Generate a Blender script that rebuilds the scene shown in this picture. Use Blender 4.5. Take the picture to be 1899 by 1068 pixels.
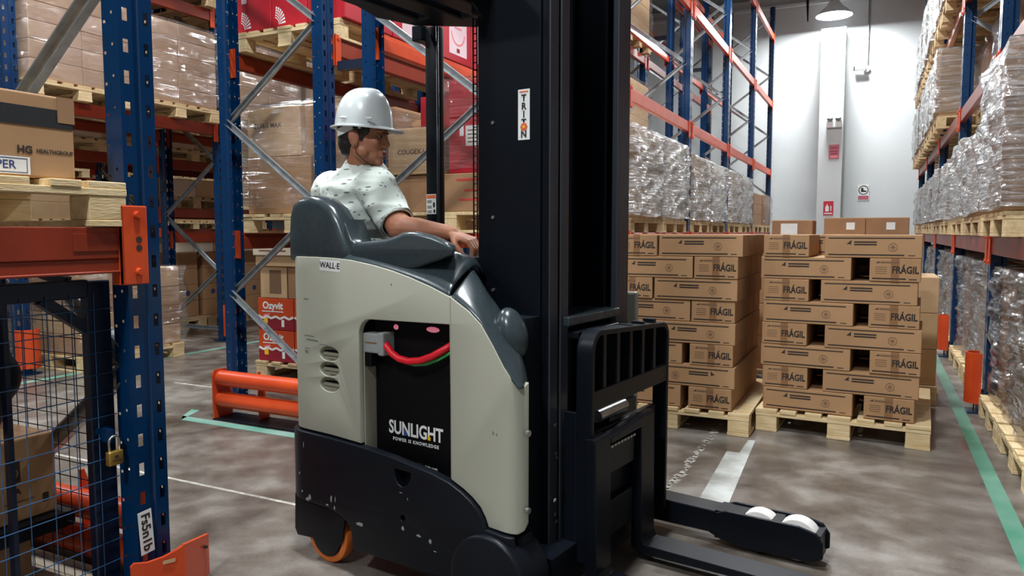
import bpy, bmesh, math, random
from mathutils import Vector, Matrix, Euler, noise
random.seed(7)
D = bpy.data; S = bpy.context.scene; COL = S.collection
for o in list(D.objects): D.objects.remove(o, do_unlink=True)
PI = math.pi; rad = math.radians
# ------------------------------------------------------------------ camera, world, exposure
cam = D.cameras.new('camera'); co = D.objects.new('camera', cam); COL.objects.link(co); S.camera = co
cam.sensor_width = 36.0; cam.lens = 1371.0/1899*36.0; cam.clip_start = 0.05; cam.clip_end = 100
co.location = (0, 0, 1.25); co.rotation_euler = (rad(90-4.338), 0, rad(26.165))
S.view_settings.view_transform = 'Standard'; S.view_settings.look = 'None'
S.view_settings.gamma = 1.0; S.view_settings.use_curve_mapping = False
S.view_settings.exposure = 0.22
w = D.worlds.new('world'); S.world = w; w.use_nodes = True
w.node_tree.nodes['Background'].inputs[0].default_value = (0.6, 0.7, 0.8, 1)
w.node_tree.nodes['Background'].inputs[1].default_value = 0.012
# ceiling lamps of the hall: (x, y, z, watts)
LAMPS = [(-0.93, 16.98, 5.70, 230), (-1.15, 11.0, 6.1, 190), (-1.15, 6.2, 6.1, 170), (-1.15, 1.6, 6.1, 250), (-1.15, -3.2, 6.1, 270),
         (-5.55, 9.5, 6.1, 140), (-5.55, 3.2, 6.1, 200), (-5.55, -2.0, 6.1, 120), (-10.2, 3.0, 6.1, 100), (-10.2, 8.0, 6.1, 100)]

# ------------------------------------------------------------------ materials
def sr(r, g, b):
    f = lambda c: (c/255/12.92) if c/255 <= 0.04045 else ((c/255+0.055)/1.055)**2.4
    return (f(r), f(g), f(b), 1)
def mat(name, c1, c2=None, rough=0.5, metal=0.0, scale=8.0, bump=0.0, bscale=None, stretch=None, spec=0.5, detail=4, lo=0.35, hi=0.65, coat=0.0):
    m = D.materials.new(name); m.use_nodes = True; nt = m.node_tree; N = nt.nodes; L = nt.links
    b = N['Principled BSDF']; b.inputs['Roughness'].default_value = rough; b.inputs['Metallic'].default_value = metal
    b.inputs['Specular IOR Level'].default_value = spec; b.inputs['Coat Weight'].default_value = coat
    b.inputs['Base Color'].default_value = c1
    tc = N.new('ShaderNodeTexCoord'); mp = N.new('ShaderNodeMapping'); L.new(tc.outputs['Object'], mp.inputs[0])
    if stretch: mp.inputs['Scale'].default_value = stretch
    if c2:
        n = N.new('ShaderNodeTexNoise'); n.inputs['Scale'].default_value = scale; n.inputs['Detail'].default_value = detail
        L.new(mp.outputs[0], n.inputs[0])
        r = N.new('ShaderNodeValToRGB'); r.color_ramp.elements[0].position = lo; r.color_ramp.elements[1].position = hi
        r.color_ramp.elements[0].color = c1; r.color_ramp.elements[1].color = c2
        L.new(n.outputs[0], r.inputs[0]); L.new(r.outputs[0], b.inputs['Base Color'])
    if bump:
        n2 = N.new('ShaderNodeTexNoise'); n2.inputs['Scale'].default_value = bscale or scale*4; n2.inputs['Detail'].default_value = 3
        L.new(mp.outputs[0], n2.inputs[0]); bp = N.new('ShaderNodeBump'); bp.inputs['Strength'].default_value = bump; bp.inputs['Distance'].default_value = 0.01
        L.new(n2.outputs[0], bp.inputs['Height']); L.new(bp.outputs[0], b.inputs['Normal'])
    return m
M = {}
M['blue'] = mat('blue_paint', sr(0, 42, 80), sr(0, 47, 88), 0.26, scale=3)
M['navy'] = mat('navy_paint', sr(5, 17, 40), sr(8, 22, 48), 0.4, scale=3)
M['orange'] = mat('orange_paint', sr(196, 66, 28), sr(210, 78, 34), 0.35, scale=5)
M['orange_shaded'] = mat('orange_shaded_paint', sr(128, 44, 22), sr(142, 50, 26), 0.35, scale=5)  # same orange darkened, the shadow on the beams put into the colour
M['galv'] = mat('galvanised_steel', sr(150, 155, 158), sr(178, 182, 184), 0.38, 0.75, scale=14)
M['steel'] = mat('steel', sr(170, 170, 168), sr(190, 190, 188), 0.3, 0.9, scale=20)
M['brass'] = mat('brass', sr(196, 160, 84), sr(176, 140, 70), 0.35, 0.8, scale=40)
M['wood'] = mat('pallet_wood', sr(205, 176, 128), sr(226, 203, 160), 0.75, scale=6, bump=0.2, bscale=40, stretch=(1, 6, 6))
M['wood2'] = mat('pallet_wood_grey', sr(172, 146, 108), sr(196, 172, 132), 0.8, scale=5, bump=0.2, bscale=40, stretch=(5, 1, 5))
M['card'] = mat('cardboard', sr(163, 124, 86), sr(174, 135, 96), 0.75, scale=3)
M['card2'] = mat('cardboard_light', sr(186, 152, 112), sr(198, 166, 126), 0.75, scale=3)
M['cardA'] = mat('cardboard_wrapped', sr(178, 146, 118), sr(186, 154, 126), 0.7, scale=3)
M['cardB'] = mat('cardboard_wrapped_dark', sr(168, 136, 108), sr(176, 144, 116), 0.7, scale=3)
M['card3'] = mat('cardboard_dark', sr(146, 108, 76), sr(158, 120, 86), 0.75, scale=3)
M['cardw'] = mat('cardboard_pale', sr(206, 190, 168), sr(216, 202, 182), 0.75, scale=3)
M['red'] = mat('red_printed_card', sr(172, 22, 36), sr(188, 30, 44), 0.4, scale=3)
M['redw'] = mat('pink_white_card', sr(226, 196, 204), sr(236, 214, 220), 0.4, scale=3)
M['rust'] = mat('orange_printed_card', sr(190, 62, 22), sr(204, 74, 28), 0.45, scale=3)
M['maroon'] = mat('dark_red_card', sr(140, 20, 40), None, 0.5)
M['ink'] = mat('dark_ink', sr(44, 34, 30), None, 0.7)
M['inkw'] = mat('white_ink', sr(232, 234, 232), None, 0.5)
M['scuff'] = mat('grey_scuff', sr(112, 114, 106), None, 0.7)
M['inkf'] = mat('faded_ink', sr(120, 90, 66), None, 0.8)
M['inkr'] = mat('red_ink', sr(190, 60, 50), None, 0.7)
M['inkp'] = mat('pink_ink', sr(230, 130, 140), None, 0.6)
M['inkb'] = mat('blue_ink', sr(50, 60, 120), None, 0.7)
M['paper'] = mat('paper_label', sr(222, 224, 222), sr(232, 233, 230), 0.6, scale=10)
M['tape'] = mat('brown_tape', sr(140, 100, 66), None, 0.3)
M['blacktape'] = mat('black_band', sr(34, 34, 38), None, 0.5)
M['beige'] = mat('beige_truck_paint', sr(166, 166, 150), sr(171, 171, 156), 0.45, scale=2)
M['beige2'] = mat('beige_inner', sr(150, 146, 130), None, 0.5)
M['grey'] = mat('grey_plastic', sr(48, 58, 62), sr(52, 62, 66), 0.24, scale=60, bump=0.03, bscale=300)
M['blk'] = mat('black_truck_paint', sr(10, 14, 21), sr(13, 18, 26), 0.4, scale=4, spec=.25)
M['blk2'] = mat('black_mast_steel', sr(7, 12, 19), sr(9, 15, 23), 0.42, scale=3, spec=0.16)
M['blk3'] = mat('dark_battery_steel', sr(7, 7, 10), None, 0.5, spec=.2)
M['flange'] = mat('lightened_mast_rail', sr(56, 60, 68), sr(66, 70, 78), 0.38, 0.4, scale=3, stretch=(8, 8, .5))  # grey lightened to paint in the reflection on the rail fronts
M['rubber'] = mat('orange_tyre', sr(222, 120, 48), sr(206, 104, 40), 0.6, scale=20)
M['whitewheel'] = mat('pale_wheel', sr(218, 212, 206), sr(228, 224, 220), 0.5, scale=10)
M['cable'] = mat('red_cable', sr(226, 24, 40), None, 0.4)
M['plug'] = mat('grey_plug', sr(136, 142, 140), sr(146, 152, 150), 0.5, scale=20)
M['white'] = mat('white_plastic', sr(225, 228, 226), None, 0.3)
M['helmet'] = mat('white_helmet_shell', sr(206, 212, 212), None, 0.22, coat=0.3)
M['skin'] = mat('skin', sr(172, 112, 84), sr(182, 122, 92), 0.5, scale=12)
M['hair'] = mat('black_hair', sr(22, 19, 19), sr(34, 28, 26), 0.5, scale=60)
M['pants'] = mat('dark_trousers', sr(36, 42, 60), sr(42, 48, 66), 0.85, scale=30)
M['shoe'] = mat('black_shoe', sr(24, 24, 26), None, 0.6)
M['lens'] = mat('eye_white', sr(150, 140, 132), None, 0.5)
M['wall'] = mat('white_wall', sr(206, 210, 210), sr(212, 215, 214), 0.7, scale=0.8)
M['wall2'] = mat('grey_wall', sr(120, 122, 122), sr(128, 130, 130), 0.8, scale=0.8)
M['ceil'] = mat('ceiling_foil', sr(126, 130, 132), sr(146, 149, 151), 0.4, 0.4, scale=4, bump=0.8, bscale=9)
M['green'] = mat('green_floor_paint', sr(52, 128, 100), sr(118, 154, 138), 0.45, scale=3, lo=0.3, hi=0.75)
M['palegreen'] = mat('pale_green_floor_paint', sr(92, 156, 136), sr(138, 170, 158), 0.45, scale=5)
M['whiteline'] = mat('white_floor_paint', sr(196, 200, 196), sr(150, 150, 144), 0.5, scale=6)
M['filler'] = mat('joint_filler', sr(196, 192, 182), sr(140, 134, 124), 0.7, scale=18)
M['signred'] = mat('sign_red', sr(196, 34, 56), None, 0.5)
M['signpink'] = mat('sign_faded_red', sr(182, 92, 110), None, 0.5)
M['yellow'] = mat('yellow_ink', sr(240, 190, 30), None, 0.5)
M['logoblue'] = mat('logo_blue', sr(50, 84, 190), None, 0.5)
M['triton'] = mat('orange_ink', sr(226, 106, 60), None, 0.5)
M['tealtab'] = mat('green_tag', sr(60, 170, 90), None, 0.5)
M['lime'] = mat('lime_tag', sr(140, 200, 50), None, 0.5)
def emis(name, col, st):
    m = D.materials.new(name); m.use_nodes = True; N = m.node_tree.nodes
    b = N['Principled BSDF']; b.inputs['Emission Color'].default_value = col; b.inputs['Emission Strength'].default_value = st; b.inputs['Base Color'].default_value = (.8, .8, .8, 1)
    return m
M['glow'] = emis('lit_lamp_lens', (0.95, 0.98, 1, 1), 25)
M['redled'] = emis('red_status_light', (1, 0.1, 0.25, 1), .3)

def concrete():
    m = D.materials.new('polished_concrete'); m.use_nodes = True; nt = m.node_tree; N = nt.nodes; L = nt.links
    b = N['Principled BSDF']; tc = N.new('ShaderNodeTexCoord')
    n1 = N.new('ShaderNodeTexNoise'); n1.inputs['Scale'].default_value = 0.9; n1.inputs['Detail'].default_value = 6; n1.inputs['Roughness'].default_value = 0.6; n1.inputs['Distortion'].default_value = 0.8
    n2 = N.new('ShaderNodeTexNoise'); n2.inputs['Scale'].default_value = 5; n2.inputs['Detail'].default_value = 8
    n3 = N.new('ShaderNodeTexNoise'); n3.inputs['Scale'].default_value = 60; n3.inputs['Detail'].default_value = 4
    for n in (n1, n2, n3): L.new(tc.outputs['Object'], n.inputs[0])
    r = N.new('ShaderNodeValToRGB'); e = r.color_ramp.elements
    e[0].position = 0.36; e[0].color = sr(68, 60, 53); e[1].position = 0.66; e[1].color = sr(150, 145, 137)
    x = e.new(0.5); x.color = sr(106, 98, 90)
    a = N.new('ShaderNodeMixRGB'); a.inputs[0].default_value = 0.4; L.new(n1.outputs[0], a.inputs[1]); L.new(n2.outputs[0], a.inputs[2])
    L.new(a.outputs[0], r.inputs[0])
    mm = N.new('ShaderNodeMixRGB'); mm.blend_type = 'OVERLAY'; mm.inputs[0].default_value = 0.25; L.new(r.outputs[0], mm.inputs[1]); L.new(n3.outputs[0], mm.inputs[2])
    L.new(mm.outputs[0], b.inputs['Base Color'])
    mr = N.new('ShaderNodeMapRange'); mr.inputs[1].default_value = .3; mr.inputs[2].default_value = .7; mr.inputs[3].default_value = 0.24; mr.inputs[4].default_value = 0.48
    L.new(n2.outputs[0], mr.inputs[0]); L.new(mr.outputs[0], b.inputs['Roughness'])
    bp = N.new('ShaderNodeBump'); bp.inputs['Strength'].default_value = 0.06; bp.inputs['Distance'].default_value = .01; L.new(n3.outputs[0], bp.inputs['Height']); L.new(bp.outputs[0], b.inputs['Normal'])
    return m
M['floor'] = concrete()

def film(name, dens, tint, st, f0, f1):
    m = D.materials.new(name); m.use_nodes = True; nt = m.node_tree; N = nt.nodes; L = nt.links
    N.remove(N['Principled BSDF']); out = N['Material Output']
    tc = N.new('ShaderNodeTexCoord'); mp = N.new('ShaderNodeMapping'); mp.inputs['Scale'].default_value = st; mp.inputs['Rotation'].default_value = (0.2, 0.16, 0)
    L.new(tc.outputs['Object'], mp.inputs[0])
    n = N.new('ShaderNodeTexNoise'); n.inputs['Scale'].default_value = 3.0; n.inputs['Detail'].default_value = 5; n.inputs['Distortion'].default_value = 1.6; L.new(mp.outputs[0], n.inputs[0])
    bp = N.new('ShaderNodeBump'); bp.inputs['Strength'].default_value = 1.0; bp.inputs['Distance'].default_value = 0.06; L.new(n.outputs[0], bp.inputs['Height'])
    g = N.new('ShaderNodeBsdfGlossy'); g.inputs['Roughness'].default_value = 0.10; g.inputs['Color'].default_value = (.95, .96, .97, 1); L.new(bp.outputs[0], g.inputs['Normal'])
    df = N.new('ShaderNodeBsdfDiffuse'); df.inputs['Color'].default_value = tint; L.new(bp.outputs[0], df.inputs['Normal'])
    t = N.new('ShaderNodeBsdfTransparent'); t.inputs['Color'].default_value = (.96, .96, .96, 1)
    lw = N.new('ShaderNodeLayerWeight'); lw.inputs[0].default_value = 0.3; L.new(bp.outputs[0], lw.inputs['Normal'])
    mr = N.new('ShaderNodeMapRange'); mr.inputs[1].default_value = 0; mr.inputs[2].default_value = 1; mr.inputs[3].default_value = f0; mr.inputs[4].default_value = f1
    L.new(lw.outputs['Fresnel'], mr.inputs[0])
    r2 = N.new('ShaderNodeMapRange'); r2.inputs[1].default_value = .40; r2.inputs[2].default_value = .66; r2.inputs[3].default_value = dens*0.25; r2.inputs[4].default_value = min(1, dens*1.8); L.new(n.outputs[0], r2.inputs[0])
    m1 = N.new('ShaderNodeMixShader'); L.new(r2.outputs[0], m1.inputs[0]); L.new(t.outputs[0], m1.inputs[1]); L.new(df.outputs[0], m1.inputs[2])
    m2 = N.new('ShaderNodeMixShader'); L.new(mr.outputs[0], m2.inputs[0]); L.new(m1.outputs[0], m2.inputs[1]); L.new(g.outputs[0], m2.inputs[2])
    L.new(m2.outputs[0], out.inputs[0]); return m
M['film'] = film('stretch_film', 0.05, sr(205, 205, 205), (.7, .7, 11), .07, .5)
M['filmg'] = film('shiny_stretch_film', 0.14, sr(205, 206, 206), (.8, .8, 6), .14, .6)
M['filmw'] = film('sheen_white_stretch_film', 0.30, sr(228, 228, 228), (.6, .6, 9), .12, .9)  # diffuse white mixed in stands in for light reflected off the film

def shirt_mat():
    m = mat('printed_shirt', sr(214, 222, 214), sr(206, 214, 206), 0.8, scale=4, bump=0.8, bscale=12)
    nt = m.node_tree; N = nt.nodes; L = nt.links; b = N['Principled BSDF']
    src = b.inputs['Base Color'].links[0].from_socket
    tc = N.new('ShaderNodeTexCoord'); mp = N.new('ShaderNodeMapping'); mp.inputs['Rotation'].default_value = (.4, .7, .5); mp.inputs['Scale'].default_value = (.55, 2.6, 2.4)
    L.new(tc.outputs['Object'], mp.inputs[0])
    v = N.new('ShaderNodeTexVoronoi'); v.inputs['Scale'].default_value = 21; L.new(mp.outputs[0], v.inputs[0])
    c = N.new('ShaderNodeMath'); c.operation = 'LESS_THAN'; c.inputs[1].default_value = 0.2; L.new(v.outputs['Distance'], c.inputs[0])
    mx = N.new('ShaderNodeMixRGB'); mx.inputs[2].default_value = sr(120, 128, 126); L.new(c.outputs[0], mx.inputs[0]); L.new(src, mx.inputs[1])
    L.new(mx.outputs[0], b.inputs['Base Color']); return m
M['shirt'] = shirt_mat()

# ------------------------------------------------------------------ mesh helpers
def link(name, me, parent=None, loc=None, rot=None):
    o = D.objects.new(name, me); COL.objects.link(o)
    if parent: o.parent = parent
    if loc is not None: o.location = loc
    if rot is not None: o.rotation_euler = rot
    return o
def tag(o, label=None, cat=None, group=None, kind=None):
    if label: o['label'] = label
    if cat: o['category'] = cat
    if group: o['group'] = group
    if kind: o['kind'] = kind
    return o
def empty(name, loc=(0, 0, 0), rz=0.0, label=None, cat=None, group=None):
    o = link(name, None, None, loc, (0, 0, rz)); o.empty_display_size = .1
    return tag(o, label, cat, group)
class MB:
    def __init__(s): s.v = []; s.f = []
    def add(s, vs, fs):
        n = len(s.v); s.v += [tuple(v) for v in vs]; s.f += [tuple(i+n for i in f) for f in fs]; return s
    def box(s, a, b):
        (x0, y0, z0), (x1, y1, z1) = a, b
        vs = [(x0, y0, z0), (x1, y0, z0), (x1, y1, z0), (x0, y1, z0), (x0, y0, z1), (x1, y0, z1), (x1, y1, z1), (x0, y1, z1)]
        return s.add(vs, [(3, 2, 1, 0), (4, 5, 6, 7), (0, 1, 5, 4), (1, 2, 6, 5), (2, 3, 7, 6), (3, 0, 4, 7)])
    def bar(s, p, q, wx, wz, up=(0, 0, 1)):
        p = Vector(p); q = Vector(q); d = (q-p).normalized(); u = Vector(up)
        if abs(d.dot(u)) > .98: u = Vector((0, 1, 0))
        sd = d.cross(u).normalized(); u = sd.cross(d)
        vs = [e + sd*a*wx/2 + u*b*wz/2 for e in (p, q) for a, b in ((-1, -1), (1, -1), (1, 1), (-1, 1))]
        return s.add(vs, [(3, 2, 1, 0), (4, 5, 6, 7), (0, 1, 5, 4), (1, 2, 6, 5), (2, 3, 7, 6), (3, 0, 4, 7)])
    def tube(s, pts, r, n=10, cap=True):
        pts = [Vector(p) for p in pts]; rs = r if isinstance(r, (list, tuple)) else [r]*len(pts)
        rings = []; ref = None
        for i, p in enumerate(pts):
            d = (pts[min(i+1, len(pts)-1)] - pts[max(i-1, 0)]).normalized()
            if ref is None: ref = Vector((0, 0, 1)) if abs(d.z) < .9 else Vector((1, 0, 0))
            a = d.cross(ref).normalized(); bb = a.cross(d).normalized(); ref = bb
            rings.append([p + (a*math.cos(t*2*PI/n) + bb*math.sin(t*2*PI/n))*rs[i] for t in range(n)])
        vs = [v for rg in rings for v in rg]; fs = []
        for i in range(len(pts)-1):
            for t in range(n): fs.append((i*n+t, i*n+(t+1) % n, (i+1)*n+(t+1) % n, (i+1)*n+t))
        if cap: fs.append(tuple(range(n))[::-1]); fs.append(tuple(range((len(pts)-1)*n, len(pts)*n)))
        return s.add(vs, fs)
    def prism(s, poly, a, b, axis=1):   # polygon (u,v); axis=1: u=x,v=z along y ; axis=2: u=x,v=y along z ; axis=0: u=y,v=z along x
        f = {1: lambda u, v, t: (u, t, v), 2: lambda u, v, t: (u, v, t), 0: lambda u, v, t: (t, u, v)}[axis]
        n = len(poly); vs = [f(u, v, a) for u, v in poly] + [f(u, v, b) for u, v in poly]
        fs = [tuple(range(n)), tuple(range(2*n-1, n-1, -1))] + [(i, i+n, (i+1) % n+n, (i+1) % n) for i in range(n)]
        return s.add(vs, fs)
    def ball(s, c, r, rot=None, nu=16, nv=10):
        c = Vector(c); r = r if isinstance(r, (list, tuple)) else (r, r, r)
        R3 = rot if rot is not None else Matrix.Identity(3)
        vs = [c + R3 @ Vector((0, 0, -r[2]))]; fs = []
        for j in range(1, nv):
            ph = -PI/2 + PI*j/nv
            for i in range(nu):
                t = 2*PI*i/nu; vs.append(c + R3 @ Vector((r[0]*math.cos(ph)*math.cos(t), r[1]*math.cos(ph)*math.sin(t), r[2]*math.sin(ph))))
        vs.append(c + R3 @ Vector((0, 0, r[2]))); last = len(vs)-1
        for i in range(nu): fs.append((0, 1+(i+1) % nu, 1+i)); fs.append((last, last-nu+i, last-nu+(i+1) % nu))
        for j in range(nv-2):
            for i in range(nu): fs.append((1+j*nu+i, 1+j*nu+(i+1) % nu, 1+(j+1)*nu+(i+1) % nu, 1+(j+1)*nu+i))
        return s.add(vs, fs)
    def cap(s, p, r0, q, r1, n=14):     # tapered capsule
        p = Vector(p); q = Vector(q); s.tube([p, p.lerp(q, .5), q], [r0, (r0+r1)/2, r1], n); s.ball(p, r0, None, n, 8); s.ball(q, r1, None, n, 8); return s
    def mesh(s, name, m, smooth=False, bevel=0, seg=2, fix=True, auto=None):
        me = D.meshes.new(name); me.from_pydata(s.v, [], s.f); me.update()
        if bevel or fix:
            bm = bmesh.new(); bm.from_mesh(me)
            if fix: bmesh.ops.recalc_face_normals(bm, faces=bm.faces)
            if bevel:
                es = [e for e in bm.edges if e.is_manifold and e.calc_face_angle(0) > .5]
                bmesh.ops.bevel(bm, geom=es, offset=bevel, segments=seg, profile=.5, affect='EDGES', clamp_overlap=True)
            bm.to_mesh(me); bm.free()
        if smooth or auto:
            for p in me.polygons: p.use_smooth = True
            if auto or smooth == 'auto':
                me.set_sharp_from_angle(angle=rad(auto or 40))
        if m: me.materials.append(m)
        return me
    def obj(s, name, m, parent=None, **k): return link(name, s.mesh(name, m, **k), parent)
def frame_mat(origin, right, up):
    r = Vector(right).normalized(); u = Vector(up).normalized(); n = r.cross(u).normalized(); u = n.cross(r)
    mt = Matrix((( r.x, u.x, n.x, origin[0]), (r.y, u.y, n.y, origin[1]), (r.z, u.z, n.z, origin[2]), (0, 0, 0, 1)))
    return mt
TXT = {}
def text_mesh(txt, size, m, bold=0.0, align='CENTER', sx=1.0, space=1.0):
    k = (txt, size, m.name, bold, align, sx, space)
    if k in TXT: return TXT[k]
    cu = D.curves.new('lettering', 'FONT'); cu.body = txt; cu.size = size; cu.align_x = align; cu.align_y = 'CENTER'; cu.offset = bold; cu.space_character = space; cu.resolution_u = 3
    o = D.objects.new('tmp', cu); COL.objects.link(o); bpy.context.view_layer.update()
    me = D.meshes.new_from_object(o.evaluated_get(bpy.context.evaluated_depsgraph_get())); D.objects.remove(o, do_unlink=True)
    me.name = 'lettering'
    if sx != 1.0: me.transform(Matrix.Diagonal((sx, 1, 1, 1)))
    me.materials.clear(); me.materials.append(m); TXT[k] = me; return me
def text(txt, size, m, parent, origin, right, up, **k):
    o = link('lettering', text_mesh(txt, size, m, **k), parent); o.matrix_local = frame_mat(origin, right, up); return o
def decal(name, w, h, m, parent, origin, right, up, t=0.0006):
    o = MB().box((-w/2, -h/2, -t), (w/2, h/2, 0)).obj(name, m, parent); o.matrix_local = frame_mat(origin, right, up); return o
def curve_plate(name, outer, holes, depth, bevel, m, z0=0.0):
    """flat plate with holes in local XY, thickness depth along Z, edges rounded"""
    cu = D.curves.new(name, 'CURVE'); cu.dimensions = '2D'; cu.fill_mode = 'BOTH'
    cu.extrude = max(depth/2-bevel, 0.0005); cu.bevel_depth = bevel; cu.bevel_resolution = 2; cu.offset = -bevel
    for poly in [outer]+holes:
        sp = cu.splines.new('POLY'); sp.points.add(len(poly)-1); sp.use_cyclic_u = True
        for p, q in zip(sp.points, poly): p.co = (q[0], q[1], 0, 1)
    o = D.objects.new('tmp', cu); COL.objects.link(o); bpy.context.view_layer.update()
    me = D.meshes.new_from_object(o.evaluated_get(bpy.context.evaluated_depsgraph_get())); D.objects.remove(o, do_unlink=True)
    me.name = name; me.transform(Matrix.Translation((0, 0, z0))); me.materials.clear(); me.materials.append(m); return me
def remesh(mb, name, m, voxel=.006, smooth=4, dec=None):
    me = mb.mesh(name, m); o = D.objects.new('tmp', me); COL.objects.link(o)
    r = o.modifiers.new('r', 'REMESH'); r.mode = 'VOXEL'; r.voxel_size = voxel; r.use_smooth_shade = True
    sm = o.modifiers.new('s', 'SMOOTH'); sm.factor = .5; sm.iterations = smooth
    if dec: d = o.modifiers.new('d', 'DECIMATE'); d.ratio = dec
    bpy.context.view_layer.update()
    e = D.meshes.new_from_object(o.evaluated_get(bpy.context.evaluated_depsgraph_get())); D.objects.remove(o, do_unlink=True)
    e.name = name; e.materials.clear(); e.materials.append(m)
    for p in e.polygons: p.use_smooth = True
    return e
def arc(cx, cy, r, a0, a1, n): return [(cx+r*math.cos(rad(a0+(a1-a0)*i/n)), cy+r*math.sin(rad(a0+(a1-a0)*i/n))) for i in range(n+1)]
ORD = ['first', 'second', 'third', 'fourth', 'fifth', 'sixth', 'seventh', 'eighth', 'ninth', 'tenth', 'eleventh', 'twelfth']

# ------------------------------------------------------------------ setting
RX0, RX1, RY0, RY1, RZ = -13.0, 2.6, -6.0, 18.0, 6.55
def struct(name, mb, m): return tag(mb.obj(name, m), kind='structure')
struct('floor', MB().box((RX0, RY0, -.1), (RX1, RY1, 0)), M['floor'])
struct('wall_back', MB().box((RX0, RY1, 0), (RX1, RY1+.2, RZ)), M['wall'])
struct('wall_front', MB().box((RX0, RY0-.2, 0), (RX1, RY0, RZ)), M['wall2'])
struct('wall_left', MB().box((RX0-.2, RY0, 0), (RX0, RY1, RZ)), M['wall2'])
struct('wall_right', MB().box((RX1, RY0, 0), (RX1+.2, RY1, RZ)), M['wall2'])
# quilted foil ceiling
cb = MB(); nx, ny = 60, 90
for j in range(ny+1):
    for i in range(nx+1):
        x = RX0+(RX1-RX0)*i/nx; y = RY0+(RY1-RY0)*j/ny
        cb.v.append((x, y, RZ-.05*abs(math.sin(x*2.4))-.03*noise.noise((x*2, y*2, 0))))
for j in range(ny):
    for i in range(nx): a = j*(nx+1)+i; cb.f.append((a, a+1, a+nx+2, a+nx+1))
struct('ceiling', cb, M['ceil'])
struct('trim_1', MB().box((-1.185, 17.40, 0), (-.71, 18.0, 5.56)), M['wall']).name = 'trim_1'   # white pilaster on the back wall
struct('trim_2', MB().bar((RX0, 17.93, 6.28), (RX1, 17.93, 6.28), .1, .06), M['wall'])

# painted marks and joints of the floor
def mark(name, polys, m, label, cat, h=.0015):
    mb = MB()
    for poly in polys: mb.prism(poly, 0.0002, h, 2)
    return tag(mb.obj(name, m), label, cat)
mark('painted_line', [[(.525, -2), (.60, -2), (.60, 17.5), (.525, 17.5)]], M['green'], 'long green line painted on the floor along the right rack', 'floor line')
mark('painted_line', [[(-4.12, 3.38), (-2.0, 3.38), (-2.0, 3.46), (-4.20, 3.46)], [(-4.12, 3.38), (-4.20, 3.46), (-4.30, 3.62), (-4.22, 3.62)]], M['palegreen'], 'pale green line painted on the floor in front of the double orange crash barrier', 'floor line')
mark('painted_line', [[(-6.35, 1.0), (-6.27, 1.0), (-6.27, 8), (-6.35, 8)]], M['palegreen'], 'pale green line on the floor of the left aisle behind the mesh cage', 'floor line')
mark('floor_joint', [[(-5.2, 2.525), (-2.0, 2.525), (-2.0, 2.545), (-5.2, 2.545)]], M['filler'], 'thin pale joint line across the concrete behind the forklift', 'floor joint', .0008)
mark('floor_joint', [[(-5.2, 4.2), (-4.5, 4.2), (-4.5, 4.23), (-5.2, 4.23)]], M['filler'], 'short pale joint line left of the orange crash barrier', 'floor joint', .0008)
jp = []
for i in range(34):
    y = 3.3+i*.05; x = -.868+random.uniform(-.012, .012); wd = random.uniform(.008, .034)
    jp.append([(x-wd, y), (x+wd*.6, y-.01), (x+wd, y+.055), (x-wd*.5, y+.06)])
mark('floor_joint', jp, M['filler'], 'ragged whitish filled crack in the concrete before the left carton pallet', 'floor joint', .001)
mark('painted_line', [[(-.70, 3.2), (-.56, 3.2), (-.60, 4.26), (-.725, 4.26)], [(-.655, 4.26), (-.60, 4.26), (-.61, 4.55), (-.65, 4.55)]], M['whiteline'], 'worn white painted strip on the floor between the forks and the carton pallets', 'floor line')

# ------------------------------------------------------------------ pallet racking
UH = 6.0
def upright_mesh(rows=60):
    mb = MB(); P = UH/rows
    def strip(pts, widths, holes, hh, off=0.0):
        # pts: two (u,d) ends; widths: fractions; holes: set of column indices that carry slots
        (u0, d0), (u1, d1) = pts
        co_ = [(u0+(u1-u0)*t, d0+(d1-d0)*t) for t in widths]
        zs = []
        for r in range(rows):
            z0 = r*P+P*.3+off; zs += [r*P, z0, z0+hh]
        zs.append(UH); n = len(co_)
        base = len(mb.v)
        for z in zs:
            for c in co_: mb.v.append((c[1], c[0], z))      # x = depth (d), y = u
        for j in range(len(zs)-1):
            for i in range(n-1):
                if j % 3 == 1 and i in holes: continue
                a = base+j*n+i; mb.f.append((a, a+1, a+n+1, a+n))
    fw = .062
    strip(((-fw, 0), (-.012, 0)), (0, .3, .66, 1), {1}, .042)
    strip(((-.012, 0), (-.006, -.008)), (0, 1), set(), .042)
    strip(((-.006, -.008), (.006, -.008)), (0, 1), set(), .042)
    strip(((.006, -.008), (.012, 0)), (0, 1), set(), .042)
    strip(((.012, 0), (fw, 0)), (0, .34, .7, 1), {1}, .042)
    for sgn in (-1, 1):
        strip(((sgn*fw, 0), (sgn*fw, -.06)), (0, .45, .58, 1), {1}, .009, .02)
        strip(((sgn*fw, -.06), (sgn*.048, -.074)), (0, 1), set(), .04)
        strip(((sgn*.048, -.074), (sgn*.048, -.098)), (0, .3, .7, 1), {1}, .009)
    me = mb.mesh('upright', M['blue'], fix=False)
    bm = bmesh.new(); bm.from_mesh(me); bmesh.ops.remove_doubles(bm, verts=bm.verts, dist=.0004)
    bmesh.ops.recalc_face_normals(bm, faces=bm.faces); bm.to_mesh(me); bm.free()
    return me
UP = upright_mesh()
FOOT = MB().box((-.13, -.09, 0), (.03, .09, .008)).mesh('footplate', M['blue'])
BEAM = {}
def beam_mesh(ln, h=.12, m='orange'):
    k = (round(ln, 3), h, m)
    if k not in BEAM:
        BEAM[k] = MB().prism([(0, 0), (-.05, 0), (-.05, h-.03), (-.03, h-.03), (-.03, h), (0, h)], 0, ln, 1).mesh('beam', M[m], bevel=.004, seg=1)
    return BEAM[k]
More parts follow.
